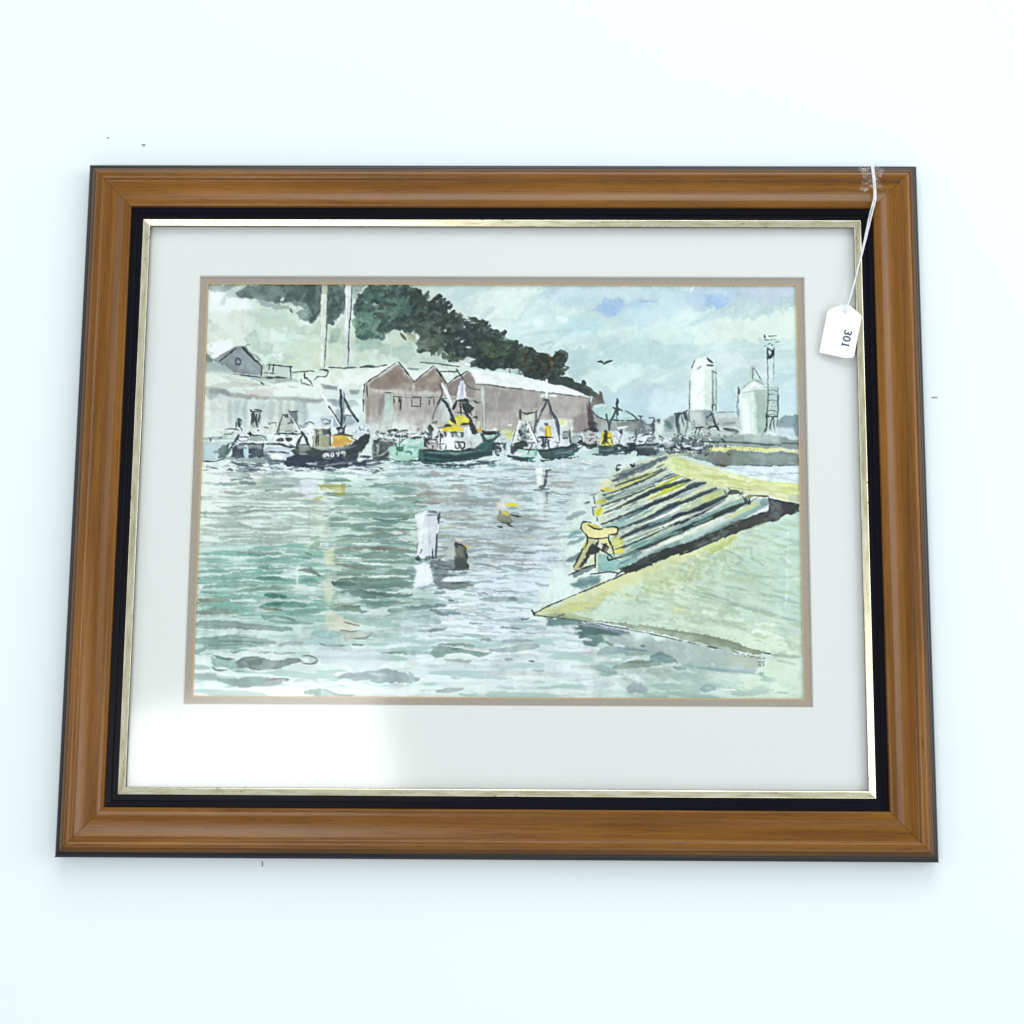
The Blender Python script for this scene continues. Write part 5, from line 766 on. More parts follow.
    W('0,660 240,650 260,720 230,770 10,780', '4a5757', 1, 1.4, .6, .2, .05); L('0,670 120,672 240,650', 2.6, '333d3d', .92, 1); L('20,690 240,680', 2.4, '8f9c9a', .8, 1.4); W('10,740 230,730 220,775 20,780', '454f5c', .9, 1.6); L('140,775 200,780 300,760', 2, '8fa3a3', .8, 1.4)
    W('230,650 700,640 760,660 760,720 320,760 230,740', '7d8a89', .85, 3, 1.2, .3); W('280,570 370,560 380,640 280,660', 'c9d4d0', .85, 2.5); W('360,600 560,600 700,640 400,650', '5d6968', .8, 3, 1.2)
    S(44, 250, 560, 560, 760, 1.2, 4.5, K, .85); S(20, 560, 660, 800, 720, 1, 4, '3f4a47', .8)
    for q, w in (('430,680 460,690', 3.4), ('300,690 360,690', 3), ('380,730 440,725', 3), ('510,680 570,675', 3), ('340,600 380,610', 2.6), ('300,620 350,620', 2.6), ('250,700 290,710', 3), ('600,700 680,690', 2)): L(q, w, 'e6edf0', .9, 1, .6)
    for q, w in (('360,690 420,700', 4), ('470,690 500,710', 4), ('520,710 600,700', 4), ('300,700 340,700', 3), ('250,680 280,660', 3), ('380,740 440,745', 2)): L(q, w, '2f3940', .9, 1.2, .8)
    W('290,740 420,760 520,750 560,770 330,790', 'c3c9a8', .8, 2.5)
    # white glints just under the hulls
    ph()
    D(46, ((360, 461, 620), (360, 468, 600)), (6, 26), (.7, 1.5), ('e6f1f3', 'c3dadb', 'f0f7f8', '9dbcbd'), (.5, .9), dry=.25)
    D(26, ((205, 466, 290), (210, 474, 300)), (6, 24), (.8, 1.6), ('e9f3f3', '9fb0b4', 'dbe7e8'), (.5, .9), dry=.25)
    D(30, ((470, 466, 610), (470, 490, 580)), (8, 30), (.8, 2), ('e2edf2', 'cfe0e8', 'b3c6cc', 'dbe7e6'), (.4, .8), dry=.2)
    dkc, ltc = ('2c3639', '39454a', '2c3639', '4d5a60', '5d6d73'), ('f0f7f5', 'e3ecee', 'd3dfe3', 'f4f9f8')
    for x0, y0, x1, y1, n, m in ((205, 436, 262, 462, 9, 7), (262, 426, 296, 446, 6, 6), (296, 428, 334, 438, 4, 8), (340, 430, 372, 440, 5, 9), (374, 431, 430, 441, 24, 22), (374, 441, 390, 456, 7, 2),
                                 (428, 436, 438, 450, 5, 2), (494, 442, 506, 455, 5, 4), (517, 428, 536, 446, 10, 6), (538, 438, 560, 450, 9, 6), (572, 436, 600, 450, 8, 6),
                                 (598, 436, 636, 450, 14, 12), (636, 428, 658, 447, 11, 9), (660, 434, 735, 447, 22, 20), (656, 446, 715, 455, 18, 14)):
        P.clutter(n, x0, y0, x1, y1, dkc, (1.2, 5), (.7, 1.6)); P.clutter(m, x0, y0, x1, y1, ltc, (1.2, 4.5), (.7, 1.5))
    P.clutter(40, 205, 462, 372, 472, ('3c4a56', '55646c', '6f7f86', '4d5c60'), (4, 16), (.8, 2.2), .06); P.clutter(40, 205, 463, 372, 474, ltc, (3, 14), (.7, 1.7), .08)
    P.clutter(30, 380, 460, 500, 468, ('5b7678', '7d9598', '3f5c5a'), (4, 14), (.7, 1.6), .05); P.clutter(30, 380, 461, 620, 470, ltc, (3, 12), (.7, 1.5), .06)
    # hulls sunk into their own broken reflections
    ph()
    for q, w, c, a in (('230,463 262,466', 3, '5b6a70', .7), ('236,470 258,472', 2, '6f7f85', .7), ('290,464 330,468 366,462', 3.4, '36414b', .85), ('296,471 340,470', 2.2, '45525c', .75), ('352,466 384,463', 2.4, '44525a', .75), ('372,472 386,470', 1.6, '55686c', .7), ('392,463 420,465', 2, '6f9a92', .7), ('424,464 470,465 500,460', 2.4, '35484c', .8), ('440,468 480,467', 1.6, '5d7a7a', .6), ('510,459 534,461', 1.6, '3c5050', .8), ('540,460 578,457', 2.2, '3b4d52', .8), ('596,455 630,453', 2, '44565a', .8), ('640,454 660,453', 2, '55636b', .7)):
        L(q, w, c, a, 1., .5, .5, dry=.2, rag=.5)
    for x in range(296, 392, 7): L(f'{x},{468+(x*7)%6} {x+5},{467.4+(x*7)%6} {x+11},{468+(x*5)%6}', 1.3, ('eef6f6', 'dfe9ec')[x % 2], .9, .8, .5)
    for x in range(212, 290, 9): L(f'{x},{466+(x*7)%8} {x+6},{466.5+(x*7)%8}', 1.3, ('e6f1ef', 'd3e0e2')[x % 2], .8, .8, .5)
    T(340, 330, 6.4); L('540,805 700,815 860,800 960,785', 4, '2f4244', .6, 1.6); L('560,785 740,790 900,770', 1.4, '86a09f', .6, 1)
    I('560,755 545,720 560,690;620,690 640,640 640,770;700,560 720,590', 1.1); T(465, 380, 10.24)
    L('560,425 525,540 492,640', [1.8, 2.8, 2.6], 'f4f8f6', .9, .8, .3, .1, rag=.15); L('642,430 690,540 728,635', [1.8, 2.8, 3], 'f4f8f6', .9, .8, .3, .1, rag=.15); I('545,440 505,560 480,660;655,430 705,540 745,640', .8)
    T(620, 270, 4.876); L('590,602 650,590 715,586', 1, 'a9bdb2', .8); W('585,588 660,538 716,572 660,578 610,596', 'f3faf6', .9, 1.2, .4); L('655,600 655,800', .9, 'b9ccc2', .7, 1.2); I('583,592 620,556 658,536 690,552 716,572', .8, '74857f', .8)
    T(430, 460, 7.877)      # the dark post with its ink shadows
    W('205,650 245,645 285,690 300,770 300,865 250,872 195,862 190,790 205,720', '4b524e', .75, 2.2, 1.2, .3, .05); L('225,690 250,760', 4, '8d9080', .7, 2.2, .6); L('270,670 300,690', 1.8, 'd5bb62', .9, 1)
    for q, w in (('60,830 190,838', 2.2), ('40,855 200,862 300,868', 2.4), ('190,885 290,890', 1.8), ('30,900 120,905', 2.4), ('70,960 200,968 330,965', 2.2)): L(q, w, '5d686a', .75, 1.2, .6, dry=.15)
    # poles on the hill again, over the leaves
    T(305, 280, 8.533); W('148,40 187,40 186,300 172,735 134,740 133,300', 'cdd8cb', .95, 1, .3, .1, 0, rag=.2); W('138,120 160,120 152,735 130,740', 'e6efe4', .85, 2, .3); W('150,42 187,42 185,120 150,120', 'aab59f', .85, 2, .3); I('188,180 184,420 172,600 165,740', 1.1, '56645c')
    W('346,40 402,40 388,420 370,730 334,730 338,300', 'd3dedb', .97, 1, .3, .1, 0, rag=.2); W('350,42 372,42 358,420 338,640 340,300', 'f3f9f5', .9, 2, .3); I('402,45 393,240 377,420 367,725', 1.3, '3f4c4a')
    # dark gaps between the piles, drawn last with the pen and a loaded brush
    T(560, 450, 7.877); gap = '36424a'
    for q, w, c in (('410,245 640,160 850,60', 1.6, '5d6a70'), ('440,280 680,200 800,150', 1.3, '58645c'), ('340,360 600,265 835,150', 1.7, '4a5860'), ('330,440 560,360 870,190', 2.2, '46545a'), ('345,500 560,410 760,320 1020,235', [1.6, 2.6, 3.2, 2], gap), ('320,590 540,500 740,420 1030,300 1155,255', [1.4, 3, 3.4, 3, 2], gap),
                    ('470,620 700,530 860,450 1030,390 1225,305', [1.4, 3, 3.6, 3, 2], '3d4c52'), ('470,700 640,620 800,560 1030,480 1125,451 1315,365', [2, 4, 3, 3, 3.6, 2], gap), ('440,785 700,680 810,625 1030,545 1140,490', 1.5, gap), ('430,858 640,775 900,660 1030,600 1185,545 1365,460 1465,415', [2, 3, 4, 4, 3.6, 3.4, 2], '35413f')):
        L(q, w, c, .93, .9, .3, .3, rag=.4)
    for q, w in (('480,510 700,410 980,290', 1.7), ('520,555 760,440 900,380', 1.5), ('520,640 800,520 1030,430', 1.8), ('560,690 800,600 1000,520', 1.5), ('520,740 760,640 900,590', 1.4), ('640,800 900,705 1100,610 1300,520', 2.6), ('420,395 620,320 760,255', 1.3)):
        L(q, w, 'e9efdc', .75, 1.2, .5, .3, dry=.15)
    for q, w, c in (('560,480 660,440', 3, '8fb0aa'), ('700,590 860,530', 3, '93b1aa'), ('620,760 800,690 960,640', 3.4, '86aaa2'), ('1060,590 1200,530', 3, '86a8a0'), ('480,830 620,790', 3.4, '84aca4')): L(q, w, c, .7, 2, .6)
    W('500,930 600,868 760,800 1024,715 1185,650 1375,565 1505,520 1640,470 1640,440 1650,540 1585,575 1425,640 1305,680 1145,750 945,815 800,870 620,950 520,980', '393f3d', .93, 1.2, .6, .2, .03); L('960,740 1180,650 1420,560', 2, '8fa5a4', .75, 1.2, .6, dry=.2); W('1380,590 1620,490 1640,560 1500,610 1400,640', '57534f', .6, 4, 1.2)
    T(720, 320, 10.24)
    return P.finish()
# ---------------------------------------------------------------- helpers
def tag(o, label=None, cat=None, kind=None, group=None):
    for k, v in (('label', label), ('category', cat), ('kind', kind), ('group', group)):
        if v: o[k] = v
    return o

def link(name, me, mat=None, parent=None, loc=(0, 0, 0), rot=(0, 0, 0), smooth=False):
    o = bpy.data.objects.new(name, me); COL.objects.link(o)
    o.location = loc; o.rotation_euler = rot
    if mat: me.materials.append(mat)
    if parent: o.parent = parent
    if smooth: me.polygons.foreach_set('use_smooth', [True] * len(me.polygons))
    return o

def mesh(name, vs, fs):
    me = bpy.data.meshes.new(name); me.from_pydata(vs, [], fs); me.update()
    bm = bmesh.new(); bm.from_mesh(me); bmesh.ops.recalc_face_normals(bm, faces=bm.faces); bm.to_mesh(me); bm.free()
    return me

def empty(name, loc):
    o = bpy.data.objects.new(name, None); COL.objects.link(o); o.location = loc; o.empty_display_size = .02
    return o

def unproject(x, y, z):
    """where the sight line through a point of the photograph meets the level z"""
    from mathutils import Euler
    d = Euler(CAM_ROT, 'XYZ').to_matrix() @ Vector(((x - PP[0]) / FOCAL, -(y - PP[1]) / FOCAL, -1))
    t = (z - CAM_LOC[2]) / d.z
    return Vector(CAM_LOC) + d * t

def ring_mesh(name, r_out, r_in, z0, z1, bevel=0.):
    """a flat board with a window cut in it; bevel slopes the edge of the window"""
    def rect(r, z, g=0): return [(r[0] + g, r[2] + g, z), (r[1] - g, r[2] + g, z), (r[1] - g, r[3] - g, z), (r[0] + g, r[3] - g, z)]
    vs = rect(r_out, z0) + rect(r_in, z0, bevel) + rect(r_out, z1) + rect(r_in, z1)
    fs = []
    for i in range(4):
        j = (i + 1) % 4
        fs += [(8 + i, 8 + j, 12 + j, 12 + i), (i, 4 + i, 4 + j, j), (i, j, 8 + j, 8 + i), (12 + i, 12 + j, 4 + j, 4 + i)]
    return mesh(name, vs, fs)

def box_mesh(name, r, z0, z1):
    x0, x1, y0, y1 = r
    vs = [(x, y, z) for z in (z0, z1) for x, y in ((x0, y0), (x1, y0), (x1, y1), (x0, y1))]
    return mesh(name, vs, [(0, 3, 2, 1), (4, 5, 6, 7), (0, 1, 5, 4), (1, 2, 6, 5), (2, 3, 7, 6), (3, 0, 4, 7)])

def mitred(name, L, prof, gap=0.):
    """a length of moulding in its own space: x along it, y inwards, z up, ends cut at 45 degrees"""
    n = len(prof); N = max(2, int(L / .02)); vs = []; fs = []
    for k in range(N + 1):
        for d, h in prof:
            e = L / 2 - d - gap
            vs.append((-e + 2 * e * k / N, d, h))
    for k in range(N):
        for i in range(n):
            j = (i + 1) % n
            fs.append((k * n + i, k * n + j, (k + 1) * n + j, (k + 1) * n + i))
    fs += [tuple(range(n)), tuple(range(N * n, N * n + n))]
    return mesh(name, vs, fs)

def tube(name, pts, r, seg=8):
    P = [Vector(p) for p in pts]; vs = []; fs = []
    for i, p in enumerate(P):
        t = (P[min(i + 1, len(P) - 1)] - P[max(i - 1, 0)]).normalized()
        a = t.cross(Vector((0, 0, 1))); a = a.normalized() if a.length > 1e-6 else Vector((1, 0, 0)); b = t.cross(a)
        for k in range(seg):
            w = 2 * math.pi * k / seg + i * .5
            rr = r * (1 + .16 * math.sin(2 * w + i * 1.1))
            vs.append(tuple(p + (a * math.cos(w) + b * math.sin(w)) * rr))
    for i in range(len(P) - 1):
        for k in range(seg):
            m = (k + 1) % seg; fs.append((i * seg + k, i * seg + m, (i + 1) * seg + m, (i + 1) * seg + k))
    fs += [tuple(range(seg)), tuple(range((len(P) - 1) * seg, len(P) * seg))]
    return mesh(name, vs, fs)

def lin(c): return c / 12.92 if c <= .04045 else ((c + .055) / 1.055) ** 2.4
def rgb(h, k=1.): return tuple(lin(int(h[i:i + 2], 16) / 255) * k for i in (0, 2, 4)) + (1.,)

def material(name, col=(.5, .5, .5, 1), rough=.5, metal=0., spec=.5):
    m = bpy.data.materials.new(name); m.use_nodes = True
    b = m.node_tree.nodes['Principled BSDF']
    b.inputs['Base Color'].default_value = col; b.inputs['Roughness'].default_value = rough
    b.inputs['Metallic'].default_value = metal; b.inputs['Specular IOR Level'].default_value = spec
    return m, m.node_tree.nodes, m.node_tree.links, b

def noise(N, Lk, vec, scale, detail=4, rough=.55, dist=0.):
    n = N.new('ShaderNodeTexNoise'); n.inputs['Scale'].default_value = scale; n.inputs['Detail'].default_value = detail
    n.inputs['Roughness'].default_value = rough; n.inputs['Distortion'].default_value = dist
    Lk.new(vec, n.inputs['Vector']); return n.outputs['Fac']

def ramp(N, Lk, fac, stops):
    r = N.new('ShaderNodeValToRGB'); e = r.color_ramp.elements
    while len(e) < len(stops): e.new(.5)
    for s, (p, c) in zip(e, stops): s.position = p; s.color = c
    Lk.new(fac, r.inputs['Fac']); return r.outputs['Color']

def mapped(N, Lk, src, scale):
    m = N.new('ShaderNodeMapping'); m.inputs['Scale'].default_value = scale; Lk.new(src, m.inputs['Vector']); return m.outputs['Vector']

def mixc(N, Lk, fac, a, b, mode='MIX'):
    m = N.new('ShaderNodeMix'); m.data_type = 'RGBA'; m.blend_type = mode
    for i, v in ((0, fac), (6, a), (7, b)):
        if hasattr(v, 'is_linked'): Lk.new(v, m.inputs[i])
        else: m.inputs[i].default_value = v
    return m.outputs[2]

def bump(N, Lk, b, h, strength, dist):
    n = N.new('ShaderNodeBump'); n.inputs['Strength'].default_value = strength; n.inputs['Distance'].default_value = dist
    Lk.new(h, n.inputs['Height']); Lk.new(n.outputs['Normal'], b.inputs['Normal'])

# ---------------------------------------------------------------- materials
def wood_material():
    m, N, L, b = material('oiled_wood', rough=.34, spec=.36)
    tc = N.new('ShaderNodeTexCoord'); oi = N.new('ShaderNodeObjectInfo')
    add = N.new('ShaderNodeVectorMath'); add.operation = 'MULTIPLY_ADD'
    L.new(oi.outputs['Random'], add.inputs[0]); add.inputs[1].default_value = (3.1, 1.7, 2.3); L.new(tc.outputs['Object'], add.inputs[2])
    v = add.outputs[0]
    f1 = noise(N, L, mapped(N, L, v, (5, 160, 120)), 1., 5, .6, .6)
    f2 = noise(N, L, mapped(N, L, v, (16, 900, 700)), 1., 3, .6)
    f3 = noise(N, L, mapped(N, L, v, (7, 22, 22)), 1., 3, .5)
    f4 = noise(N, L, mapped(N, L, v, (60, 1700, 1500)), 1., 2, .5)
    c1 = ramp(N, L, f1, [(.28, (.142, .054, .0050, 1)), (.5, (.200, .079, .0078, 1)), (.72, (.262, .110, .014, 1))])
    c3 = ramp(N, L, f3, [(.3, (.82, .80, .74, 1)), (.7, (1.12, 1.12, 1.15, 1))])
    c = mixc(N, L, 1., c1, c3, 'MULTIPLY')
    pore = ramp(N, L, f4, [(.30, (.45, .42, .40, 1)), (.40, (1, 1, 1, 1))])
    c = mixc(N, L, .8, c, pore, 'MULTIPLY')
    streak = ramp(N, L, f2, [(.32, (.82, .80, .78, 1)), (.6, (1.04, 1.04, 1.04, 1))])
    c = mixc(N, L, .75, c, streak, 'MULTIPLY')
    sep = N.new('ShaderNodeSeparateXYZ'); L.new(tc.outputs['Object'], sep.inputs[0])          # black stain fading over the outer slope, plus its shade painted into the colour
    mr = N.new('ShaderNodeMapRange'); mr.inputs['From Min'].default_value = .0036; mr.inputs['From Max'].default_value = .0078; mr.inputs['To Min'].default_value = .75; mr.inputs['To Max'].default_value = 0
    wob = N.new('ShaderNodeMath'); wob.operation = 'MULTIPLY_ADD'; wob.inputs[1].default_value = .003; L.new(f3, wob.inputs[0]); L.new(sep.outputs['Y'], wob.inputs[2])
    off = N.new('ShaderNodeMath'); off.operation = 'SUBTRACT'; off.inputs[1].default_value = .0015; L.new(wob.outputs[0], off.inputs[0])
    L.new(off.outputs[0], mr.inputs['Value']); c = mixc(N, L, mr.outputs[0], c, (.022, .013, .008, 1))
    L.new(c, b.inputs['Base Color'])
    r = N.new('ShaderNodeMapRange'); r.inputs['To Min'].default_value = .18; r.inputs['To Max'].default_value = .36
    L.new(f2, r.inputs['Value']); L.new(r.outputs[0], b.inputs['Roughness'])
    bump(N, L, b, f4, .22, .0003)
    return m

def black_material(name, worn, spec):
    m, N, L, b = material(name, rough=.3, spec=spec)
    tc = N.new('ShaderNodeTexCoord'); v = tc.outputs['Object']
    f = noise(N, L, mapped(N, L, v, (14, 300, 300)), 1., 4, .6)
    L.new(ramp(N, L, f, [(.35, (.006, .006, .009, 1)), (.75, worn)]), b.inputs['Base Color'])
    return m

def gilt_material():
    m, N, L, b = material('gilded', rough=.26, metal=.75)
    tc = N.new('ShaderNodeTexCoord'); v = tc.outputs['Object']
    f = noise(N, L, mapped(N, L, v, (60, 400, 400)), 1., 4, .6)
    c = ramp(N, L, f, [(.30, (.60, .54, .33, 1)), (.55, (.80, .75, .54, 1)), (.75, (.86, .82, .64, 1))])
    f2 = noise(N, L, mapped(N, L, v, (160, 420, 420)), 1., 2, .5)
    spots = ramp(N, L, f2, [(.235, (.10, .09, .06, 1)), (.285, (1, 1, 1, 1))])
    L.new(mixc(N, L, 1., c, spots, 'MULTIPLY'), b.inputs['Base Color'])
    r = N.new('ShaderNodeMapRange'); r.inputs['To Min'].default_value = .2; r.inputs['To Max'].default_value = .36
    L.new(f, r.inputs['Value']); L.new(r.outputs[0], b.inputs['Roughness'])
    return m

def board_material(name, col, amt=.03, scale=500., rough=.9):
    m, N, L, b = material(name, col, rough, spec=.2)
    tc = N.new('ShaderNodeTexCoord')
    f = noise(N, L, tc.outputs['Object'], scale, 3, .6); f2 = noise(N, L, tc.outputs['Object'], 9., 2, .5)
    lo = tuple(c * (1 - amt) for c in col[:3]) + (1,); hi = tuple(min(1, c * (1 + amt)) for c in col[:3]) + (1,)
    c = ramp(N, L, f, [(.3, lo), (.7, hi)])
    c = mixc(N, L, 1., c, ramp(N, L, f2, [(.3, (.985, .985, .985, 1)), (.7, (1.0, 1.0, 1.0, 1))]), 'MULTIPLY')
    L.new(c, b.inputs['Base Color']); bump(N, L, b, f, .06, .0002)
    return m

def clear_material(name, ior, rough, tint=(1, 1, 1, 1), extra=0., both=1.8):
    m = bpy.data.materials.new(name); m.use_nodes = True; N, L = m.node_tree.nodes, m.node_tree.links
    N.remove(N['Principled BSDF']); out = N['Material Output']
    t = N.new('ShaderNodeBsdfTransparent'); t.inputs['Color'].default_value = tint
    g = N.new('ShaderNodeBsdfGlossy'); g.inputs['Roughness'].default_value = rough
    fr = N.new('ShaderNodeFresnel'); fr.inputs['IOR'].default_value = ior
    geo = N.new('ShaderNodeNewGeometry'); mx = N.new('ShaderNodeMixShader')
    two = N.new('ShaderNodeMath'); two.operation = 'MULTIPLY_ADD'; two.inputs[1].default_value = both; two.inputs[2].default_value = extra   # both faces of the sheet mirror; counted on the outer one
    L.new(fr.outputs[0], two.inputs[0])
    inn = N.new('ShaderNodeMath'); inn.operation = 'SUBTRACT'; inn.inputs[0].default_value = 1; L.new(geo.outputs['Backfacing'], inn.inputs[1])
    fac = N.new('ShaderNodeMath'); fac.operation = 'MULTIPLY'; fac.use_clamp = True; L.new(two.outputs[0], fac.inputs[0]); L.new(inn.outputs[0], fac.inputs[1])
    L.new(fac.outputs[0], mx.inputs[0])
    L.new(t.outputs[0], mx.inputs[1]); L.new(g.outputs[0], mx.inputs[2]); L.new(mx.outputs[0], out.inputs['Surface'])
    return m

PIGMENT = 1.0
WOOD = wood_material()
EDGE = black_material('black_edge', (.022, .018, .018, 1), .4)
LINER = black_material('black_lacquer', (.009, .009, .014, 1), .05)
GILT = gilt_material()
MOUNT = board_material('white_mount_board', (.84, .873, .838, 1), .012)
INNER = board_material('taupe_mount_board', (.405, .355, .29, 1), .06)
CORE = board_material('ochre_board_core', (.60, .44, .24, 1), .05)
BACK = board_material('brown_backing', (.25, .17, .10, 1), .06)
GLASS = clear_material('picture_glass', 1.47, .10)
CARD = board_material('white_card', (.90, .90, .90, 1), .01)
INKM, *_ = material('printed_ink', (.028, .045, .10, 1), .7)
COTTON = board_material('white_cotton', (.86, .87, .88, 1), .05, 3000.)
TAPE = clear_material('clear_tape', 1.45, .16, (.97, .97, .97, 1), .03)
DUST, *_ = material('grey_dust', (.16, .16, .18, 1), .9)

# ---------------------------------------------------------------- the table
def table_material():
    m, N, L, b = material('white_laminate', (.83, .875, .89, 1), .55, spec=.25)
    tc = N.new('ShaderNodeTexCoord')
    f = noise(N, L, tc.outputs['Object'], 3., 3, .5); f2 = noise(N, L, tc.outputs['Object'], 900., 2, .5)
    c = ramp(N, L, f, [(.3, (.785, .868, .875, 1)), (.7, (.805, .883, .885, 1))])
    L.new(c, b.inputs['Base Color']); bump(N, L, b, f2, .05, .0001)
    return m
table = link('tabletop', box_mesh('tabletop', (-1.5, 1.5, -1.2, 1.2), -.03, 0), table_material())
tag(table, 'plain white tabletop under the framed picture', 'tabletop', 'structure')

# ---------------------------------------------------------------- the framed picture
X0, X1, Y0, Y1 = -.3110, .3108, -.2544, .2544
CX, CY = (X0 + X1) / 2, (Y0 + Y1) / 2
frame = empty('framed_picture', (CX, CY, 0))
tag(frame, 'harbour watercolour in a brown wooden frame with black liner, gilt slip and white mount', 'framed picture')

def sample(keys, step=.0006):
    a = np.array(keys); c = crom(a, 6); return [tuple(p) for p in c]
mm = .001
strip_prof = [(0, 0), (0, 9.0), (.35, 10.2), (1.2, 11.4), (2.4, 12.2), (3.4, 12.6), (3.6, 12.3), (3.6, 0)]
wood_top = [(3.65, 12.6), (4.2, 13.2), (5.4, 14.2), (6.4, 14.9), (6.9, 14.7)] + sample([(7.1, 15.1), (7.7, 16.3), (8.8, 17.1), (10.9, 17.4), (12.6, 17.0), (13.6, 16.3), (14.2, 15.6), (14.9, 15.3)]) + \
    sample([(15.4, 15.25), (18., 15.15), (21., 15.25), (24.5, 15.7), (27.5, 16.5), (30., 17.15), (32.5, 17.2), (34.4, 16.6), (35.05, 15.4)])
wood_prof = [(3.65, 0)] + wood_top + [(35.05, 4), (30, 0)]
liner_prof = [(35.2, 4), (35.2, 14.4), (35.5, 14.7), (38.9, 14.4), (39.3, 14.0), (39.5, 13.3), (39.9, 13.2), (43.2, 13.1), (43.6, 12.8), (43.7, 12.0), (43.7, 10.6), (40.6, 4)]
slip_prof = [(43.75, 10.6), (43.75, 13.35), (44.1, 13.5), (44.6, 13.35), (48.0, 12.25), (48.4, 12.0), (48.45, 11.9), (48.3, 10.6)]
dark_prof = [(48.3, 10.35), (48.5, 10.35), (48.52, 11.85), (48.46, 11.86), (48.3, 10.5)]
sides = [((CX, Y0), 0, X1 - X0), ((X1, CY), math.pi / 2, Y1 - Y0), ((CX, Y1), math.pi, X1 - X0), ((X0, CY), -math.pi / 2, Y1 - Y0)]
sc = lambda pr: [(d * mm, h * mm) for d, h in pr]
me_cache = {}
def rail_part(name, prof, L, mat, parent, gap, loc, rz):
    o = link(name, mitred(name, L, sc(prof), gap * mm), mat, parent, loc, (0, 0, rz))
    return o
for (x, y), rz, L in sides:
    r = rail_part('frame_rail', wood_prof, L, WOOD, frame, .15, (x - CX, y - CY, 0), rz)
    near = [(d - .5, h) if d < 1 else (d, h) for d, h in strip_prof] if rz == 0 else strip_prof      # the near rail stands a little proud
    rail_part('edge_strip', near, L, EDGE, r, .04, (0, 0, 0), 0)
    rail_part('liner_strip', liner_prof, L, LINER, frame, .03, (x - CX, y - CY, 0), rz)
    sl = rail_part('gilt_slip', slip_prof, L, GILT, frame, .06, (x - CX, y - CY, 0), rz)
    rail_part('gap_shadow_strip', dark_prof, L, LINER, sl, .02, (0, 0, 0), 0)  # black strip standing in for the shadow line between slip and mount

def loc4(r): return (r[0] - CX, r[1] - CX, r[2] - CY, r[3] - CY)
INR = (X0 + .0355, X1 - .0355, Y0 + .0355, Y1 - .0355)
BRN = (-.2257, .2258, -.1481, .1693)
PNT = (-.2188, .2194, -.1416, .1631)
Z_PAINT, Z_INNER, Z_MOUNT = .0050, .0064, .0078
link('backing_board', box_mesh('backing_board', loc4(INR), .0006, .0040), BACK, frame)
mount = link('mount', ring_mesh('mount', loc4(INR), loc4(BRN), Z_INNER + .00003, Z_MOUNT, .0007), MOUNT, frame)
inner = link('inner_mount', ring_mesh('inner_mount', loc4(INR), loc4((PNT[0] - .0011, PNT[1] + .0011, PNT[2] - .0011, PNT[3] + .0011)), Z_PAINT + .0003, Z_INNER, 0.), INNER, mount)
core = link('bevel_edge', ring_mesh('bevel_edge', loc4((PNT[0] - .00108, PNT[1] + .00108, PNT[2] - .00108, PNT[3] + .00108)), loc4(PNT), Z_PAINT + .0003, Z_INNER - .0002, 0.), CORE, inner)
glass = link('glass', box_mesh('glass', loc4(INR), Z_MOUNT + .0003, Z_MOUNT + .0022), GLASS, frame)

# the watercolour: a sheet of paper whose pigment is painted by the brush engine above
SHEET = (PNT[0] - .004, PNT[1] + .004, PNT[2] - .004, PNT[3] + .004)
GW, GH = 960, 676
FINE = 2                                                       # the brush works finer than the mesh and is averaged down to it
KPIX = FINE * GW / ((SHEET[1] - SHEET[0]) / (1.0 / 1365.))           # samples per pixel of the photograph, roughly
def photo_to_sheet(a):
    """outline points measured in the photograph -> places on the sheet of paper"""
    h = np.array([unproject(px, py, Z_PAINT)[:2] for px, py in a])
    return np.stack([(h[:, 0] - SHEET[0]) / (SHEET[1] - SHEET[0]) * (GW * FINE), (SHEET[3] - h[:, 1]) / (SHEET[3] - SHEET[2]) * (GH * FINE)], 1) - .5
paper = Paper(GW * FINE, GH * FINE, photo_to_sheet, KPIX)
pig = np.clip(paint_harbour(paper), 0, 1).reshape(GH, FINE, GW, FINE, 3).mean((1, 3)).astype(np.float32)
pig = np.where(pig <= .04045, pig / 12.92, ((pig + .055) / 1.055) ** 2.4) * PIGMENT
gx, gy = np.meshgrid(SHEET[0] + (SHEET[1] - SHEET[0]) * (np.arange(GW) + .5) / GW - CX, SHEET[3] - (SHEET[3] - SHEET[2]) * (np.arange(GH) + .5) / GH - CY)
co = np.stack([gx, gy, np.full_like(gx, Z_PAINT)], -1).reshape(-1, 3).astype(np.float32)
i = (np.arange(GH - 1)[:, None] * GW + np.arange(GW - 1)[None]).ravel()
quads = np.stack([i, i + GW, i + GW + 1, i + 1], 1).astype(np.int32)
sheet = bpy.data.meshes.new('watercolour')
sheet.vertices.add(len(co)); sheet.vertices.foreach_set('co', co.ravel())
sheet.loops.add(quads.size); sheet.loops.foreach_set('vertex_index', quads.ravel())
sheet.polygons.add(len(quads)); sheet.polygons.foreach_set('loop_start', np.arange(0, quads.size, 4, dtype=np.int32))
sheet.update(calc_edges=True)
att = sheet.color_attributes.new('pigment', 'FLOAT_COLOR', 'POINT')
att.data.foreach_set('color', np.concatenate([pig.reshape(-1, 3), np.ones((GW * GH, 1), np.float32)], 1).ravel())
PAINT, N, L, b = material('watercolour_on_paper', rough=.95, spec=.1)
at = N.new('ShaderNodeAttribute'); at.attribute_name = 'pigment'; L.new(at.outputs['Color'], b.inputs['Base Color'])
tc = N.new('ShaderNodeTexCoord'); bump(N, L, b, noise(N, L, tc.outputs['Object'], 700., 3, .6), .12, .0003)
art = link('watercolour', sheet, PAINT, frame)

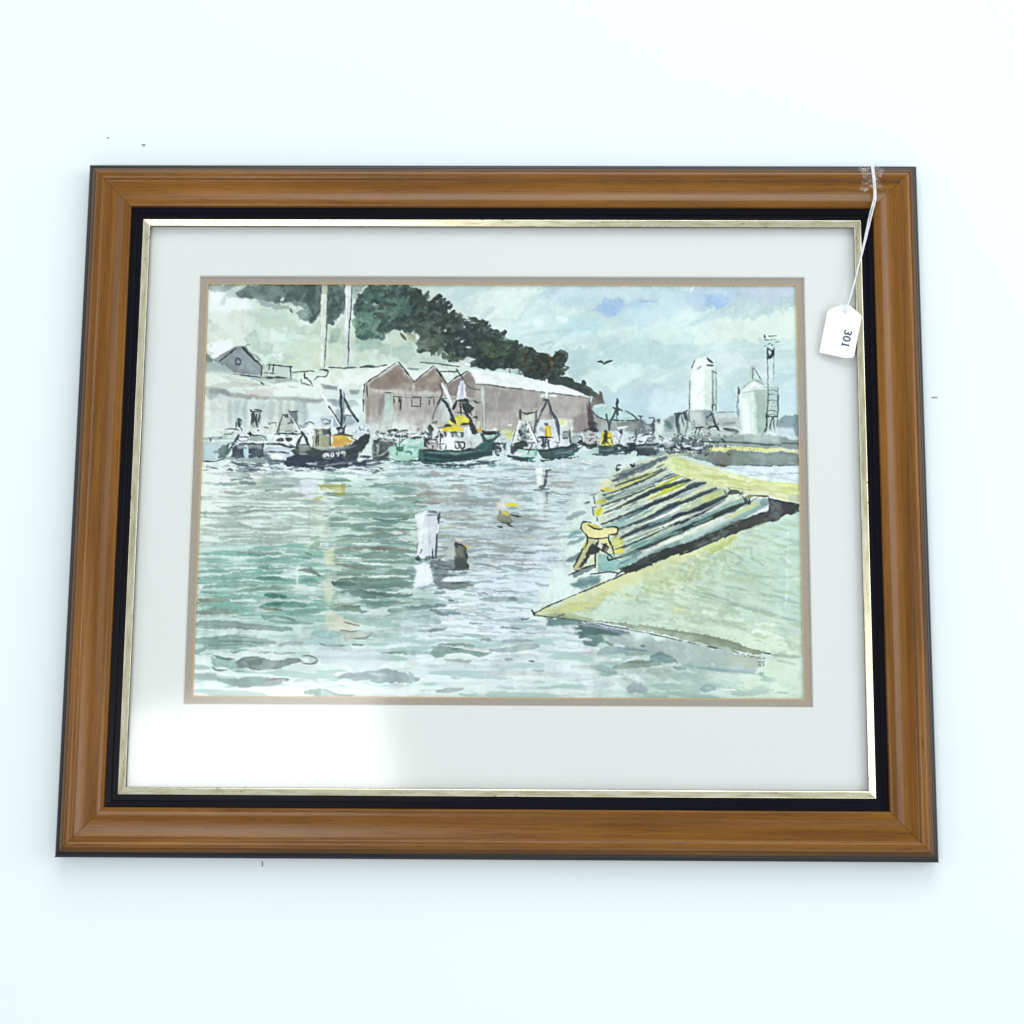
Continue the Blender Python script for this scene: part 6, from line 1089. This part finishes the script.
# ---------------------------------------------------------------- the lot tag on its string
def on(px, py, z): p = unproject(px, py, z); return (p.x, p.y, z)
lot = empty('lot_tag', on(845, 333, .0100))
tag(lot, 'white card lot tag marked 301 hanging by white string from the frame', 'tag')
LO = Vector(lot.location)
outline = [(827.6, 311), (829, 309.6), (836, 306.6), (842, 304.8), (847.4, 304.4), (849.8, 305.3), (853, 308), (861, 314.8), (861.9, 316.8), (858, 336), (854.2, 356), (852.6, 357.9), (845, 358), (832, 355.3), (820.4, 352.7), (819.4, 351.6), (823, 333)]
def card_z(p): return .01035 + max(0., (p.x - .2345) / .033) * .0037
def card_pt(px, py, up=0.):
    p = unproject(px, py, .0122); z = card_z(p) + up; q = unproject(px, py, z); return (q.x - LO.x, q.y - LO.y, z - LO.z)
hole = [(845.2 + 1.05 * math.cos(t), 311.7 + 1.05 * math.sin(t)) for t in np.linspace(0, 2 * math.pi, 12, endpoint=False)]
bm = bmesh.new()
loops = []
for pts in (outline, hole):
    vs = [bm.verts.new(card_pt(x, y)) for x, y in pts]
    loops.append([bm.edges.new((vs[k], vs[(k + 1) % len(vs)])) for k in range(len(vs))])
bmesh.ops.triangle_fill(bm, edges=loops[0] + loops[1], use_beauty=True)
g = bmesh.ops.extrude_face_region(bm, geom=bm.faces[:])
bmesh.ops.translate(bm, vec=(0, 0, -.0004), verts=[v for v in g['geom'] if isinstance(v, bmesh.types.BMVert)])
bmesh.ops.recalc_face_normals(bm, faces=bm.faces)
me = bpy.data.meshes.new('card'); bm.to_mesh(me); bm.free()
card = link('card', me, CARD, lot)
# the printed number, read from the right hand side
fc = bpy.data.curves.new('number', 'FONT'); fc.body = '301'; fc.size = 1.; fc.align_x = 'CENTER'; fc.align_y = 'CENTER'; fc.extrude = 0; fc.offset = .016
tmp = bpy.data.objects.new('number_text', fc); COL.objects.link(tmp)
me = bpy.data.meshes.new_from_object(tmp.evaluated_get(bpy.context.evaluated_depsgraph_get()))
bpy.data.objects.remove(tmp); bpy.data.curves.remove(fc)
ux, uy = math.sin(math.radians(11.5)), math.cos(math.radians(11.5))
bm = bmesh.new(); bm.from_mesh(me)      # the figure 1 has a foot
xs = [v.co.x for v in bm.verts]; ys = [v.co.y for v in bm.verts]; x1 = max(xs) - .05
for a in ((x1 - .19, min(ys), x1 + .13, min(ys) + .085),):
    bm.faces.new([bm.verts.new((px, py, .0001)) for px, py in ((a[0], a[1]), (a[2], a[1]), (a[2], a[3]), (a[0], a[3]))])
bm.to_mesh(me); bm.free()
for v in me.vertices:      # text runs down the card, tops of the figures to the right
    a, c = v.co.x * 12.2, v.co.y * 10.9
    v.co = card_pt(846.3 - a * ux + c * uy, 338.7 + a * uy + c * ux, .00006)
me.name = 'number'
link('number', me, INKM, card)
def thread(pts, r, name='string'):
    q = crom(np.array([(x, y, z * 1000) for x, y, z in pts], float), 7)
    out = []
    for x, y, z in q:
        p = unproject(x, y, z / 1000); out.append((p.x - LO.x, p.y - LO.y, z / 1000 - LO.z))
    return link(name, tube(name, out, r), COTTON, lot, smooth=True)
thread([(871.6, 164.6, .006), (871.3, 164.2, .0125), (871.8, 168, .0150), (872.6, 174, .0185), (873.3, 181, .0202), (874.0, 190, .0190), (873.9, 198, .0192), (872.0, 206, .0190), (869.2, 217, .0170), (866.3, 231, .0165), (863.2, 246, .0160), (859.3, 263, .0158), (855.0, 280, .0156), (850.2, 297, .0150), (846.6, 307, .0142), (845.3, 311.2, .0134), (845.2, 312, .0118)], .00062)
thread([(872.9, 164.6, .006), (873.0, 164.3, .0125), (873.4, 168, .0152), (874.2, 175, .0188), (875.0, 182, .0203), (875.6, 191, .0192), (875.5, 200, .0194), (873.2, 209, .0192), (870.0, 222, .0174), (866.6, 236, .0168), (862.0, 254, .0164), (857.2, 271, .0160), (852.6, 290, .0154), (848.4, 303, .0146), (846.0, 310, .0137), (845.6, 312.4, .0116)], .00058)

# the scrap of clear tape that holds the string to the frame
bm = bmesh.new(); R = random.Random(11); nx, ny = 13, 13; g = {}
for iy in range(ny):
    for ix in range(nx):
        u, v = ix / (nx - 1), iy / (ny - 1)
        px = 861 + 21 * u + 2.0 * math.sin(v * 7 + 1) * (u - .5) * 2 + R.uniform(-.4, .4); py = 166.3 + 23 * v + 1.6 * math.sin(u * 8) + R.uniform(-.4, .4)
        z0 = .0172 + .0042 * min(1, v * 3.0); bulge = .0011 * math.exp(-((u - .6) / .16) ** 2)
        z = z0 + bulge + R.uniform(0, 1) ** 2 * .0016
        p = unproject(px, py, z); g[ix, iy] = bm.verts.new((p.x, p.y, z))
for iy in range(ny - 1):
    for ix in range(nx - 1): bm.faces.new((g[ix, iy], g[ix, iy + 1], g[ix + 1, iy + 1], g[ix + 1, iy]))
me = bpy.data.meshes.new('adhesive_tape'); bm.normal_update()
for f in bm.faces:
    if f.normal.z < 0: f.normal_flip()
bm.to_mesh(me); bm.free()
tape = link('adhesive_tape', me, TAPE)
tag(tape, 'crumpled scrap of clear sticky tape holding the string to the frame top', 'tape')

# ---------------------------------------------------------------- crumbs and fibres on the table
def fibre(pts, r, label, cat):
    q = []
    for x, y in pts:
        p = unproject(x, y, r * 1.05); q.append((p.x, p.y, r * 1.05))
    tag(link('lint_fibre' if cat == 'fibre' else 'dust_speck', tube('lint', q, r, 6), DUST), label, cat)
fibre([(262.3, 861.5), (262.6, 863.8), (262.2, 866.6)], .00028, 'short dark fibre on the table just below the bottom rail', 'fibre')
fibre([(931.8, 397.2), (934.5, 397.5), (937.6, 397.3)], .00028, 'short dark fibre on the table beside the right rail', 'fibre')
fibre([(142.2, 144.6), (143.6, 145.0), (145.0, 144.6)], .00045, 'dark crumb on the table above the top left corner', 'speck')
fibre([(107.0, 137.6), (108.2, 137.8), (109.2, 137.6)], .00028, 'tiny faint crumb farthest above the top left corner', 'speck')

# ---------------------------------------------------------------- light: lamps over a white room
world = bpy.data.worlds.new('World'); scene.world = world; world.use_nodes = True
bg = world.node_tree.nodes['Background']; bg.inputs['Color'].default_value = (.88, .95, 1.04, 1); bg.inputs['Strength'].default_value = .42
def lamp(name, loc, aim, sx, sy, radiance, col=(1, 1, 1)):
    l = bpy.data.lights.new(name, 'AREA'); l.shape = 'RECTANGLE'; l.size = sx; l.size_y = sy; l.color = col
    l.energy = radiance * math.pi * sx * sy / 1.0
    o = bpy.data.objects.new(name, l); COL.objects.link(o); o.location = loc
    o.rotation_euler = (Vector(aim) - Vector(loc)).to_track_quat('-Z', 'Y').to_euler()
    return o
LAMPS = [
    ('overhead_softbox', (-.68, -.52, 2.0), (-.68, -.52, 0), .80, .70, 5.8, (1., .985, .96)),
    ('right_softbox', (1.9, .3, 1.1), (0, 0, 0), 1.6, 1.1, 4.1, (.96, 1., 1.)),
    ('back_softbox', (.2, 2.0, 1.2), (0, 0, 0), 2.0, 1.1, 4.3, (.96, 1., 1.)),
    ('left_softbox', (-2.0, .5, 1.2), (0, 0, 0), 1.6, 1.0, 1.7, (.96, 1., 1.)),
    ('front_softbox', (.7, -2.0, 1.3), (0, 0, 0), 2.0, 1.0, 1.7, (.96, 1., 1.)),
]
for a in LAMPS:
    o = lamp(*a)
    if a[0] == "overhead_softbox": o.rotation_euler.z += .22

# ---------------------------------------------------------------- camera and colour
cd = bpy.data.cameras.new('camera'); cam = bpy.data.objects.new('camera', cd); COL.objects.link(cam)
cam.location = CAM_LOC; cam.rotation_euler = CAM_ROT
cd.sensor_fit = 'HORIZONTAL'; cd.sensor_width = 36.; cd.lens = 36. * FOCAL / 1024
cd.shift_x = -(PP[0] - 512) / 1024; cd.shift_y = (PP[1] - 512) / 1024
cd.clip_start = .02; cd.clip_end = 50
scene.camera = cam
vs_ = scene.view_settings; vs_.view_transform = 'Standard'; vs_.look = 'None'; vs_.exposure = 0; vs_.gamma = 1; vs_.use_curve_mapping = False
scene.display_settings.display_device = 'sRGB'
scene.cycles.max_bounces = 8; scene.cycles.transparent_max_bounces = 12; scene.cycles.caustics_reflective = False; scene.cycles.caustics_refractive = False
